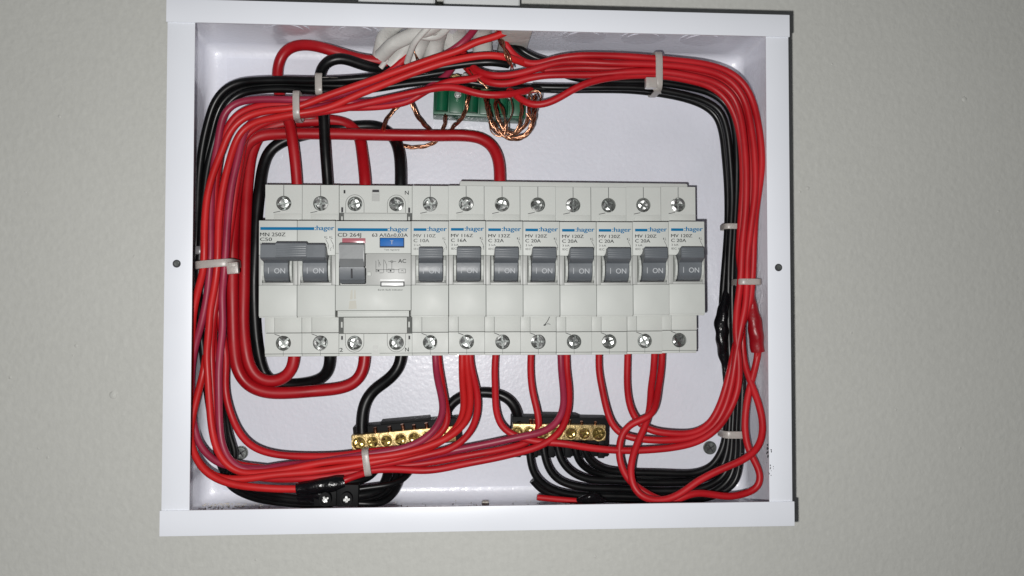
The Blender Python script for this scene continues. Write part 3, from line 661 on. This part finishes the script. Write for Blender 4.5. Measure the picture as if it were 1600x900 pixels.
# --- top centre -> right, red
RR = 'red wires bundled down the right side'
wire('wire', 'red', TN, 'red wire running uppermost along the top right and down closest to the right frame edge', [(778, 34, 20), (784, 58, 30), (795, 78, 33), (812, 94, 32), (832, 101, 31), (852, 97, 30), (872, 91, 29), (905, 87, 28), (950, 87, 28), (1005, 90, 28), (1060, 95, 29), (1105, 101, 30), (1140, 113, 31), (1162, 131, 31), (1175, 155, 31), (1183, 185, 30), (1189, 225, 29), (1190, 260, 29), (1186, 295, 29), (1181, 330, 29), (1178, 370, 28), (1177, 410, 28), (1175, 441, 28), (1172, 470, 29), (1160, 505, 31), (1148, 545, 33), (1138, 590, 34), (1124, 635, 34), (1108, 662, 34), (1085, 676, 34), (1045, 677, 34), (1013, 671, 35), (995, 657, 37), (984, 634, 40), (980, 605, 43), (980, 580, 45), (981, 545, 47)], RR)
wire('wire', 'red', TN, 'red wire second from the top along the upper right, ending at the sixth narrow breaker', [(716, 66, 46), (726, 88, 42), (737, 103, 38), (748, 112, 34), (765, 118, 31), (785, 119, 30), (812, 115, 29), (840, 107, 28), (872, 98, 28), (910, 97, 28), (955, 99, 27), (1030, 101, 27), (1088, 107, 28), (1128, 118, 29), (1150, 134, 29), (1165, 160, 29), (1173, 195, 28), (1179, 240, 27), (1180, 300, 27), (1174, 350, 27), (1168, 400, 27), (1167, 441, 26), (1165, 475, 28), (1158, 510, 29), (1150, 555, 31), (1143, 600, 32), (1131, 640, 33), (1113, 668, 33), (1085, 683, 33), (1040, 688, 33), (1000, 686, 34), (972, 679, 36), (957, 664, 38), (948, 640, 40), (941, 608, 43), (936, 580, 45), (936, 545, 47)], RR)
wire('wire', 'red', TN, 'red wire third from the top along the upper right, ending at the third narrow breaker', [(708, 70, 47), (720, 95, 43), (733, 110, 38), (748, 122, 34), (768, 130, 31), (795, 131, 30), (822, 123, 29), (850, 118, 28), (885, 117, 28), (930, 117, 28), (985, 112, 27), (1030, 112, 27), (1080, 119, 27), (1122, 131, 28), (1145, 150, 28), (1156, 178, 28), (1162, 215, 27), (1166, 270, 26), (1165, 330, 26), (1160, 380, 26), (1157, 441, 26), (1152, 480, 28), (1150, 520, 30), (1155, 570, 31), (1152, 610, 32), (1138, 645, 32), (1118, 672, 31), (1090, 690, 31), (1060, 698, 31), (1015, 703, 31), (970, 704, 31), (916, 699, 31), (880, 693, 31), (840, 690, 33), (805, 681, 34), (784, 667, 36), (775, 640, 39), (774, 610, 42), (773, 580, 45), (775, 545, 47)], RR)
wire('wire', 'red', TN, 'red wire dipping below the green block then rising into the top right bundle', [(770, 132, 46), (790, 138, 40), (803, 146, 34), (812, 154, 31), (826, 163, 29), (845, 164, 28), (870, 155, 27), (895, 140, 26), (920, 129, 26), (950, 122, 27), (985, 118, 29), (1030, 118, 31), (1075, 125, 32), (1112, 136, 33), (1135, 155, 33), (1150, 185, 33), (1158, 225, 33), (1161, 280, 33), (1158, 340, 33), (1155, 400, 33), (1160, 441, 34), (1160, 480, 36), (1160, 530, 38), (1164, 570, 36), (1176, 605, 32), (1188, 640, 28), (1192, 672, 25), (1184, 700, 22), (1162, 718, 20), (1125, 734, 20), (1090, 752, 20), (1064, 771, 20), (1040, 781, 20), (1012, 780, 20), (993, 767, 21), (985, 742, 23), (989, 712, 26), (999, 685, 29), (1008, 665, 31), (1015, 640, 34), (1017, 608, 39), (1021, 580, 44), (1023, 545, 47)], RR)
wire('wire', 'red', TN, 'red wire crossing over itself at lower right with its loop behind the frame edge', [(1185, 548, 34), (1181, 570, 34), (1173, 600, 33), (1166, 635, 33), (1164, 672, 32), (1170, 703, 31), (1181, 724, 30), (1189, 745, 29), (1184, 762, 29), (1165, 771, 29), (1140, 776, 28), (1115, 773, 28), (1090, 770, 27), (1070, 775, 26), (1050, 784, 26), (1025, 779, 27), (1003, 766, 28), (984, 752, 29), (972, 732, 30), (967, 705, 31), (971, 680, 31), (982, 664, 30), (1000, 657, 29), (1016, 650, 29), (1024, 634, 32), (1029, 605, 39), (1033, 580, 44), (1035, 545, 47)], RR)
wire('wire', 'red', TN, 'red wire inside the right bundle disappearing into the red tape', [(850, 110, 33), (900, 106, 33), (955, 107, 32), (1020, 107, 32), (1075, 112, 33), (1120, 124, 34), (1148, 143, 34), (1166, 175, 34), (1172, 215, 34), (1174, 270, 33), (1172, 330, 33), (1170, 390, 33), (1170, 441, 33), (1172, 480, 34), (1178, 510, 34), (1184, 530, 34)], RR)
# --- right blacks
RB = 'black wires bundled down the right side'
MB_ = 1.85
wire('wire', 'black', MB_, 'black wire on the inside of the top right bend, nearest the breakers', [(800, 136, 44), (860, 140, 43), (930, 140, 42), (985, 141, 42), (1030, 146, 42), (1070, 154, 42), (1100, 165, 42), (1119, 180, 42), (1128, 205, 42), (1133, 245, 42), (1137, 300, 42), (1137, 355, 42), (1134, 400, 42), (1130, 450, 42), (1128, 500, 42), (1132, 560, 42), (1137, 620, 42), (1134, 680, 42), (1127, 706, 42), (1112, 728, 42), (1088, 739, 42), (1030, 739, 42), (970, 737, 42), (940, 732, 41), (920, 718, 40), (912, 700, 39), (911, 690, 39)], RB)
wire('wire', 'black', MB_, 'black wire second from the inside of the top right bend', [(830, 136, 40), (890, 137, 38), (955, 136, 37), (1010, 138, 37), (1060, 146, 37), (1100, 157, 37), (1124, 172, 37), (1135, 200, 37), (1141, 250, 38), (1144, 310, 39), (1142, 355, 39), (1139, 410, 39), (1138, 470, 39), (1139, 530, 40), (1142, 600, 40), (1139, 677, 40), (1136, 705, 40), (1124, 735, 40), (1095, 750, 40), (1030, 754, 40), (960, 751, 40), (915, 748, 39), (888, 734, 39), (874, 714, 39), (870, 695, 39)], RB)
wire('wire', 'black', MB_, 'black wire third across the top right bend', [(776, 36, 24), (790, 62, 35), (806, 82, 38), (826, 94, 37), (850, 104, 37), (900, 122, 38), (960, 127, 38), (1020, 128, 38), (1075, 136, 38), (1112, 146, 38), (1136, 165, 38), (1147, 195, 38), (1151, 240, 38), (1151, 300, 39), (1148, 355, 39), (1145, 410, 39), (1144, 470, 39), (1146, 540, 40), (1147, 610, 40), (1144, 677, 40), (1142, 710, 40), (1132, 742, 40), (1100, 762, 40), (1040, 767, 40), (970, 764, 40), (905, 761, 39), (872, 750, 39), (856, 730, 39), (850, 708, 39), (848, 690, 39)], RB)
wire('wire', 'black', MB_, 'black wire outermost of the blacks next to the reds at the top right bend', [(784, 34, 22), (797, 60, 34), (812, 76, 39), (835, 90, 39), (860, 97, 40), (900, 108, 42), (960, 120, 42), (1030, 124, 42), (1085, 131, 42), (1120, 142, 42), (1143, 163, 42), (1154, 200, 42), (1157, 250, 42), (1156, 310, 42), (1152, 355, 42), (1150, 410, 43), (1150, 470, 43), (1154, 540, 43), (1153, 610, 43), (1150, 677, 42), (1149, 715, 42), (1139, 750, 42), (1108, 772, 42), (1040, 778, 42), (970, 775, 42), (895, 773, 41), (856, 762, 40), (835, 742, 39), (828, 715, 39), (827, 690, 39)], RB)
wire('wire', 'black', MB_, 'black wire running deepest at the bottom right corner', [(1148, 440, 47), (1154, 530, 47), (1160, 600, 46), (1157, 677, 46), (1156, 720, 46), (1147, 755, 46), (1115, 775, 46), (1050, 783, 46), (970, 780, 45), (890, 776, 44), (850, 768, 43), (832, 750, 42)], RB)
wire('wire', 'black', 1.7, 'black wire dropping from the right end of the right brass bar', [(897, 690, 44), (899, 708, 44), (906, 724, 45), (922, 736, 46), (945, 742, 47), (1000, 745, 47), (1060, 745, 47), (1100, 740, 47), (1122, 722, 47), (1140, 695, 46), (1147, 660, 46)], RB)
# --- short blacks between bottom connector and the left bar
NB = 'black wires from the left brass bar to the black connector'
for k, (lab, r, pts) in enumerate((
    ('highest black wire, a gentle arc out of the taped joint to the left brass bar', 1.9, [(530, 753, 24), (556, 753, 26), (575, 747, 29), (588, 735, 33), (594, 715, 38), (596, 700, 41)]),
    ('long black wire crossing over the others to the fan right of the connector', 1.5, [(555, 765, 24), (585, 761, 25), (612, 757, 26), (632, 748, 30), (642, 735, 34), (648, 715, 38), (650, 700, 41)]),
    ('fattest black wire falling steeply below the left brass bar', 2.4, [(610, 700, 41), (608, 725, 38), (605, 745, 34), (598, 762, 30), (580, 772, 26), (555, 775, 24)]),
    ('middle black wire of the fan below the left brass bar', 1.5, [(622, 700, 42), (621, 730, 39), (616, 752, 35), (602, 770, 30), (580, 779, 26), (555, 780, 24)]),
    ('lowest black wire of the fan sweeping along the box floor', 1.6, [(632, 700, 42), (630, 730, 40), (624, 755, 36), (612, 776, 30), (595, 787, 26), (570, 787, 24), (550, 786, 24)]),
    ('thin black wire just above the lowest one in the fan', 1.3, [(640, 700, 43), (636, 728, 41), (630, 745, 38), (618, 762, 34), (598, 776, 30), (575, 784, 27), (552, 784, 25)]))):
    wire('wire', 'black', r, lab, pts, NB)
# cut off stub
wire('wire', 'red', 1.5, 'short cut red offcut lying on the box floor under the right brass bar', [(839, 777, 38), (858, 779, 38), (880, 781, 38), (905, 783, 38), (930, 785, 39)], None)
# stray crimson end by the sheaths
wire('wire', 'crimson', 1.9, 'short crimson wire piece poking up between the white sheaths', [(634, 84, 38), (628, 98, 37), (618, 112, 36), (606, 122, 36)], None, rf=lambda t: .25+.75*min(1, t*2.2))

# ------------------------------------------------------------------ white sheaths at top
SG = 'grey white cable sheaths at the top entry'
sh_list = (
    ('thin crumpled pale sheath strip crossing over the front of the cluster', 1.5, [(676, 36, 14), (662, 50, 17), (648, 66, 22), (640, 84, 29), (636, 98, 34)]),
    ('short torn pale sheath end beside the thick black cable', 1.3, [(606, 92, 36), (600, 98, 37), (595, 106, 38)]),
    ('pale sheath strip folded across the top of the cluster', 1.9, [(700, 42, 16), (686, 56, 22), (668, 60, 24), (652, 54, 22)]),
    ('fat grey white sheath sweeping from the top down to the left, leftmost of its cluster', 3.5, [(692, 30, 14), (668, 46, 20), (640, 56, 25), (612, 70, 29), (594, 88, 34)]),
    ('grey white sheath curving behind the leftmost fat one', 3.6, [(640, 28, 22), (616, 40, 28), (600, 58, 36), (593, 78, 42), (592, 92, 45)]),
    ('grey white sheath in the middle pointing down to the thick red cable', 4.0, [(655, 30, 26), (645, 55, 33), (630, 78, 37), (612, 104, 40)]),
    ('pale sheath hanging straight down beside the bare copper strand', 3.5, [(672, 32, 22), (662, 58, 34), (652, 82, 39), (642, 106, 41)]),
    ('broad grey sheath right of the bare copper strand', 4.6, [(688, 32, 24), (682, 58, 36), (677, 78, 41), (672, 96, 43)]),
    ('grey sheath slanting down behind the crimson wire', 3.8, [(690, 32, 30), (700, 58, 40), (704, 75, 44), (708, 92, 47)]),
    ('grey sheath just left of the copper wires at the top entry', 3.9, [(722, 32, 26), (718, 54, 38), (712, 70, 43), (704, 84, 46)]),
    ('wide pale sheath end behind the red wires right of the crimson wire', 4.8, [(758, 28, 22), (755, 48, 32), (753, 66, 38), (754, 82, 42)]))
for lab, r, pts in sh_list:
    wire('cable_sheath', 'sheath', r, lab, pts, SG, 'cable sheath', lump=.09, n=18)
bm = bmesh.new()
Q = [at(x_, y_, d_) for x_, y_, d_ in ((664, 40, 20), (668, 51, 20), (680, 56, 20), (690, 50, 20), (690, 36, 20))]
tube(bm, Q, 1.1); tag(obj('cable_tie', bm, 'nylon'), 'curled white tie tail at the top of the sheath cluster', 'cable tie')
bm = bmesh.new()
qa, qb = at(780, 60, 35), at(826, 60, 35)
box(bm, qa.x, qb.x, 8, 60, h2-6.5, h2-2.0, 1.5)
tag(obj('conduit_collar', bm, 'sheath'), 'grey rounded conduit collar in the roof of the box right of the copper wires', 'conduit')

# ------------------------------------------------------------------ bare copper
CG = 'bare twisted copper earth wires'
def copper(label, pts, r=.62, n=3, loose=1.0):
    r *= .78; loose *= 1.35
    bm = bmesh.new(); base = smooth_path(catmull(P3(pts), 1.2), 4)
    L = len(base)
    for k in range(n):
        out = []
        ph = 2*math.pi*k/n
        for i, q in enumerate(base):
            t = (base[min(i+1, L-1)]-base[max(i-1, 0)]).normalized()
            N = t.cross(Vector((0, 1, 0))).normalized(); B = t.cross(N)
            a = ph+i*.42
            out.append(q+(N*math.cos(a)+B*math.sin(a))*r*1.05*loose)
        tube(bm, out, r, n=8, it=0, step=9)
    tag(obj('earth_wire', bm, 'copper', angle=70), label, 'copper wire', CG)
copper('bare copper strand hooking left then under the thick red cable', [(632, 150, 42), (622, 166, 42), (608, 180, 44), (599, 198, 48), (606, 216, 57), (625, 227, 59), (655, 230, 59), (680, 222, 59), (693, 200, 56), (696, 180, 48)])
copper('bare copper pair dropping behind the thick red cable, second from the left', [(642, 152, 43), (647, 172, 43), (656, 187, 46), (668, 200, 52), (680, 212, 58)])
copper('bare copper strand rising right to the green block beside its left column', [(735, 134, 40), (732, 150, 37), (729, 168, 37), (722, 184, 42), (708, 198, 52), (700, 210, 57)])
copper('thin bare copper strand slanting across the top gap toward the green block', [(708, 88, 40), (728, 106, 38), (745, 122, 32), (762, 138, 32)], r=.42, n=2)
copper('bare copper strand descending between the white sheaths', [(640, 64, 34), (646, 78, 34), (652, 92, 36), (657, 104, 40)], r=.45, n=2)
copper('bare copper pair falling from the top entry over the red wires', [(774, 44, 30), (780, 62, 26), (790, 80, 20), (798, 96, 20), (800, 108, 28)], r=.5, n=2)
copper('second bare copper strand crossing the first at the top entry', [(783, 46, 30), (786, 66, 25), (790, 86, 19), (796, 100, 22)], r=.45, n=2)
copper('widest hanging loop of bare copper at the right of the green block', [(758, 146, 36), (762, 168, 30), (768, 190, 28), (782, 208, 28), (800, 217, 28), (820, 213, 28), (831, 196, 28), (835, 175, 30), (836, 150, 36)], r=.6, n=4, loose=1.3)
copper('hanging bare copper loop with sharp inner bend on the green block', [(778, 146, 36), (774, 166, 30), (778, 184, 28), (786, 200, 28), (800, 210, 27), (818, 200, 27), (826, 180, 28), (826, 155, 34)], r=.55, n=3)
copper('slim bare copper loop in the middle of the coil', [(774, 152, 34), (784, 168, 28), (789, 185, 26), (792, 204, 26), (788, 214, 26), (770, 208, 27), (764, 190, 28)], r=.45, n=2)
copper('thin oval copper strand bowing right inside the coil', [(793, 140, 36), (800, 156, 28), (801, 172, 26), (794, 188, 25), (786, 204, 26)], r=.4, n=1)
copper('right hand copper strand dropping from beneath the red wires into the coil', [(812, 146, 36), (815, 168, 28), (813, 188, 26), (808, 206, 26), (796, 214, 26)], r=.5, n=3)
copper('short copper loop end sticking out below the coil at right', [(824, 176, 27), (832, 190, 27), (828, 206, 27), (818, 214, 28), (806, 216, 28)], r=.5, n=2)
copper('thin copper loop peeping above the red wire right of the green block', [(828, 156, 36), (826, 144, 34), (834, 140, 33), (845, 146, 33), (844, 158, 36)], r=.45, n=2)

# ------------------------------------------------------------------ green terminal block
g0 = at(750, 160, 46)
root = empty('terminal_block', (g0.x, D-1, g0.z), (0, .035, 0)); tag(root, 'dark green plastic earth terminal block behind the copper coil', 'terminal block')
def L(px, py, d=44): q = at(px, py, d); return q.x-g0.x, q.z-g0.z
bm = bmesh.new()
dy = -(D-1)
xl, zb = L(677, 175); xr, zt_ = L(823, 126)
box(bm, xl, xr, 50+dy, 0, zb-.4, zt_, .4)
xa, _ = L(681, 160); xb, _ = L(707, 160)
cyl_b = [(46.5+dy, 0)]
nseg = 6
for k in range(nseg):
    x0 = xl+.6+k*(xr-xl-1.2)/nseg; x1 = x0+(xr-xl)/nseg-.9
    if k % 2 == 0:
        n = 16; rr = (x1-x0)/2; cxx = (x0+x1)/2
        a = []; b = []
        for j in range(n+1):
            t = math.pi*j/n
            a.append(bm.verts.new((cxx-rr*math.cos(t), 50+dy-rr*1.1*math.sin(t), zb+.8))); b.append(bm.verts.new((cxx-rr*math.cos(t), 50+dy-rr*1.1*math.sin(t), zt_-1.0)))
        bm.faces.new(a); bm.faces.new(b[::-1])
        for j in range(n): bm.faces.new((a[j], a[j+1], b[j+1], b[j]))
    else:
        box(bm, x0, x1, 48.6+dy, 51+dy, zb+.5, zt_-2, .4)
obj('block_body', bm, 'green', root)
bm = bmesh.new(); box(bm, xl+2, xr-1.5, 46+dy, 54+dy, zt_-3.5, zt_+2.5, .5); bar = obj('brass_bar', bm, 'brass', root)
for k in range(7):
    x = xl+5+k*6.1; bm = bmesh.new(); cyl(bm, x, 44.6+dy, 46+dy, zt_+.2, 2.2, bev=.4); stroke(bm, [(x-1.6, zt_), (x+1.6, zt_+.6)], .5, 44.55+dy, 1)
    obj('bar_screw', bm, ['brass', 'gap'], root)
bm = bmesh.new()
for (px, py) in ((715, 149), (797, 148), (725, 120)):
    x, z = L(px, py); 
    cyl(bm, x, 43.5+dy, 49+dy, z, 1.7, bev=.6); obj('rivet', bm, 'steel', root); bm = bmesh.new()

# ------------------------------------------------------------------ brass neutral bars
def neutral(label, pa, pb, npx, depth, hpx, extra, name='neutral_bar', up=4.2, down=2.0, screw_px=None):
    A = at(pa[0], pa[1], depth); B = at(pb[0], pb[1], depth)
    c = (A+B)/2; ang = math.atan2(B.z-A.z, B.x-A.x); Lm = (B-A).length/2
    root = empty(name, (c.x, D-1, c.z), (0, -ang, 0)); tag(root, label, 'neutral bar', 'brass neutral bars')
    d0 = depth-(D-1); hh = hpx/2
    bm = bmesh.new(); box(bm, -Lm, Lm, d0+1.2, d0+8.5, -hh, hh, .35)
    for k, x in enumerate(screw_px):
        xx = (at(x, pa[1], depth).x-c.x)/math.cos(ang)
        cyl(bm, xx, d0-.6, d0+1.5, -.2, 3.15 if k not in extra else 3.7, n=28, bev=.25)
    obj('brass_bar', bm, 'brass', root, angle=30)
    for k, x in enumerate(screw_px):
        xx = (at(x, pa[1], depth).x-c.x)/math.cos(ang)
        bm = screw_bm(2.5 if k not in extra else 3.0)
        for v in bm.verts: v.co = v.co+Vector((xx, d0-1.1, -.2))
        obj('clamp_screw', bm, 'bright_brass', root, angle=25)
        bm = bmesh.new(); n = 24
        cyl(bm, xx, d0-.75, d0-.5, -.2, 2.75 if k not in extra else 3.2, n=24); obj('screw_well', bm, 'dark_brass', root)
    bm = bmesh.new(); box(bm, -Lm+.3, Lm+3, d0+8.6, -1, -hh-down, hh+up, .5)
    box(bm, -Lm+14, Lm-12, d0+9, -1.5, hh+up-.2, hh+up+1.2, .3)
    if down > 4:
        for k in range(6):
            x = -Lm+3+k*(2*Lm-4)/5; box(bm, x-1.6, x+1.6, d0+6.2, d0+9, -hh-down-.5, -hh-.6, .4)
    obj('holder', bm, 'black_plastic', root)
    return root, d0, c, ang, hh
rt, d0, c, ang, hh = neutral('left brass neutral bar with round screws above the tied red bundle', (549, 693), (712, 678), 7, 38, 7.4, (0,), up=3.1, down=1.5, screw_px=(561, 582, 604, 626, 647, 668, 689))
bm = bmesh.new()
for px in (587, 610, 631, 648, 668):
    x = at(px, 680, 40).x-c.x
    tube(bm, [Vector((x, d0+3.2, hh-.5)), Vector((x+.2, d0+3.0, hh+1.5)), Vector((x+random.uniform(-.4, .4), d0+2.6, hh+random.uniform(2.2, 3.4)))], .85, n=10)
obj('copper_end', bm, 'copper', rt)
rt, d0, c, ang, hh = neutral('right brass neutral bar with black wires dropping from below', (802, 675), (947, 677), 7, 38, 7.6, (6,), up=2.8, down=9.0, screw_px=(808, 827, 848, 870, 892, 913, 935))
bm = bmesh.new()
for px in (829, 834, 890, 909, 930):
    x = at(px, 665, 40).x-c.x
    tube(bm, [Vector((x, d0+3.2, hh-.5)), Vector((x+.1, d0+3.0, hh+1.0)), Vector((x+random.uniform(-.4, .4), d0+2.6, hh+random.uniform(1.2, 2.6)))], .7, n=10)
obj('copper_end', bm, 'copper', rt)

# ------------------------------------------------------------------ black connector block and taped joints
q = at(528, 775, 20)
root = empty('screw_connector', (q.x, 30, q.z), (0, .02, 0)); tag(root, 'black plastic screw connector with two round screws at the bottom left floor of the box', 'connector')
bm = bmesh.new()
for sx in (-10.5, 0, 9.0):
    pass
for (x0, x1, z0, z1, y0) in ((-11, -.6, -4.6, 3.4, -11), (-.5, 9.6, -4.6, 5.6, -12), (4.5, 9.8, -3.2, 4.2, -8)):
    box(bm, x0, x1, y0, 6, z0, z1, .6)
obj('connector_body', bm, 'black_plastic', root)
for sx in (-5.3, 4.4):
    bm = bmesh.new(); n = 24
    yy = -15.2
    for k in range(n):
        pass
    # open tube
    a = []; b_ = []; c1 = []; d1 = []
    for k in range(n):
        t = 2*math.pi*k/n; cc, ss = math.cos(t), math.sin(t)
        a.append(bm.verts.new((sx+2.9*cc, -10, 3.4*ss-.6))); b_.append(bm.verts.new((sx+2.7*cc, yy, 3.2*ss-.6))); c1.append(bm.verts.new((sx+2.2*cc, yy, 2.7*ss-.6))); d1.append(bm.verts.new((sx+2.2*cc, yy+1.6, 2.7*ss-.6)))
    for u_, v_ in ((a, b_), (b_, c1), (c1, d1)):
        for k in range(n): bm.faces.new((u_[k], u_[(k+1) % n], v_[(k+1) % n], v_[k]))
    bm.faces.new(d1)
    obj('screw_barrel', bm, 'black_plastic', root)
    bm = screw_bm(1.7)
    for v in bm.verts: v.co = v.co+Vector((sx, yy+.6, -.8))
    obj('clamp_screw', bm, 'steel', root, angle=25)
def tape(name, m, label, r, pts, rf=None, lump=.12):
    bm = bmesh.new(); tube(bm, P3(pts), r, n=20, rf=rf, step=1.0, lump=lump, it=3)
    tag(obj(name, bm, m, angle=60), label, 'tape')
tape('tape_wrap', 'tape', 'black tape wrapped joint lying above the black screw connector', 3.2, [(463, 764, 20), (478, 762, 20), (497, 760, 20), (515, 757, 20), (538, 754, 21)], lambda t: .75+.4*math.sin(t*2.2), .06)
tape('tape_wrap', 'tape', 'crumpled black tape bundle under the taped joint, left of the connector', 3.6, [(470, 772, 26), (485, 773, 24), (500, 774, 22), (512, 775, 22)], None, .12)
tape('tape_wrap', 'tape', 'glossy black tape wrapped on the black wires right of the breaker row', 3.0, [(1136, 455, 39), (1131, 480, 38), (1127, 505, 37), (1128, 530, 37), (1130, 555, 38), (1134, 580, 39)], lambda t: .55+.55*math.sin(min(1, t*1.1)*math.pi), .16)
tape('tape_wrap', 'red_tape', 'red tape wrapped splice bulging beside the right frame edge', 3.3, [(1171, 452, 32), (1175, 480, 31), (1179, 505, 30), (1182, 528, 30), (1184, 549, 31)], lambda t: .6+.5*min(1, t*1.6)-.25*max(0, t-.8)*2, .1)
wire('wire', 'red', 1.3, 'short red end showing below the red tape splice', [(1183, 546, 33), (1181, 562, 34), (1178, 580, 35)], None)
tape('tape_wrap', 'tape', 'small black tape scrap on the bottom black wires beside the red offcut', 2.6, [(902, 782, 36), (915, 779, 34), (930, 778, 34), (945, 782, 36)], lambda t: .4+.6*math.sin(t*math.pi), .25)

# ------------------------------------------------------------------ cable ties
def tie(label, cx, cy, depth, dx, dy, half, hd, wd, m='nylon', head=None, tail=None, flat=4.5):
    """band around a bundle; (dx,dy) picture direction of the bundle, half = half width across in px, hd = half depth mm"""
    c = at(cx, cy, depth); t = (at(cx+dx*10, cy+dy*10, depth)-c).normalized()
    ac = t.cross(Vector((0, 1, 0))).normalized(); dp = Vector((0, 1, 0))
    hw = half/(F/(depth-CY))
    root = empty('cable_tie', c); tag(root, label, 'cable tie', 'nylon cable ties')
    bm = bmesh.new(); n = 40; rings = []
    for k in range(n):
        a = 2*math.pi*k/n; ca, sa = math.cos(a), math.sin(a)
        def sgnp(v): return math.copysign(abs(v)**(2/flat), v)
        p = ac*sgnp(ca)*hw+dp*sgnp(sa)*hd
        nrm = (ac*ca+dp*sa).normalized()
        rings.append([bm.verts.new(q_) for q_ in (p+t*wd/2, p+nrm*.45+t*(wd/2-.05), p+nrm*.6+t*(wd/2-.4), p+nrm*.6-t*(wd/2-.4), p+nrm*.45-t*(wd/2-.05), p-t*wd/2)])
    for k in range(n):
        a_, b2 = rings[k], rings[(k+1) % n]
        for j in range(6): bm.faces.new((a_[j], a_[(j+1) % 6], b2[(j+1) % 6], b2[j]))
    obj('strap', bm, m, root, angle=35)
    if head:
        hx, hy, s = head
        q_ = at(hx, hy, depth-hd-1.2)-c
        bm = bmesh.new(); box(bm, -s, s, -1.6, 2.2, -s*1.05, s*1.05, .5)
        box(bm, -s*.5, s*.5, -2.0, -1.4, -s*.9, -s*.3, .15)
        R_ = Matrix((ac, Vector((0, 1, 0)), t)).transposed()
        for v in bm.verts: v.co = R_ @ v.co+q_
        obj('head', bm, m, root)
    if tail:
        bm = bmesh.new(); pts = [at(*p)-c for p in tail]
        Q = smooth_path(catmull(pts, 1.0), 2)
        pr_ = None
        for q_ in Q:
            e = [bm.verts.new(q_+t*o_+Vector((0, 1, 0))*u_) for o_, u_ in ((wd*.42, 0), (wd*.42, .8), (-wd*.42, .8), (-wd*.42, 0))]
            if pr_:
                for j in range(4): bm.faces.new((pr_[j], pr_[(j+1) % 4], e[(j+1) % 4], e[j]))
            else: bm.faces.new(e)
            pr_ = e
        bm.faces.new(pr_); obj('tail', bm, m, root)
tie('large pale tie with square head around the red and black bundle at top right', 1023, 117, 33, 1, .02, 31, 9.5, 3.4, head=(1017, 130, 2.6), tail=[(1017, 132, 23), (1026, 140, 23), (1029, 146, 27)])
tie('pale tie around the black wires at top, beside the thick black loop', 500, 134, 41, 1, 0, 16, 5.5, 3.4, tail=[(506, 121, 35), (515, 120, 35), (523, 121, 36)])
tie('pale tie hooked around the red bundle at upper left', 466, 167, 31.5, 1, .0, 21, 6.8, 3.2, tail=[(468, 186, 25), (478, 186, 25), (489, 184, 26)])
tie('pale tie with head across the red bundle beside the main breaker', 341.5, 414, 34, .08, 1, 28, 11.5, 3.6, head=(364, 419, 2.6))
tie('dark tie on the two black wires at the left frame edge', 309, 392, 46.5, 0, 1, 11, 4.5, 4.0, m='black_nylon')
tie('grey tie on the black wires right of the breaker labels', 1142.5, 355, 40.5, 0, 1, 13.5, 5.2, 2.8)
tie('pinkish pale tie on the red bundle near the right frame edge', 1166, 441, 30.5, 0, 1, 18, 7.2, 3.0)
tie('grey tie on the black wires at the lower right corner', 1144, 677, 42.5, 0, 1, 18, 6.8, 3.6, m='nylon')
tie('pale tie around the red bundle below the left brass bar', 574, 721, 27, 1, -.15, 19.5, 6.2, 3.2)
# small marks: scorch whisker on a breaker, smudge on the switch
bm = bmesh.new(); q = at(852, 507, 32.0)
tube(bm, [at(859, 494, 32.2), at(857, 500, 32.0), at(853, 506, 31.9), at(850, 508, 31.9)], .16, n=6)
rr = bmesh.ops.create_icosphere(bm, subdivisions=1, radius=.55)
for v in rr['verts']: v.co = at(851, 508, 31.8)+Vector((v.co.x*1.3, v.co.y*.5, v.co.z*.6))
tube(bm, [at(852, 507, 31.9), at(857, 504, 31.9), at(860, 507, 31.9)], .1, n=6)
tag(obj('grime_fleck', bm, 'gap'), 'tiny dark fleck with a curled hair on the lower ledge of a C 20A breaker', 'debris')
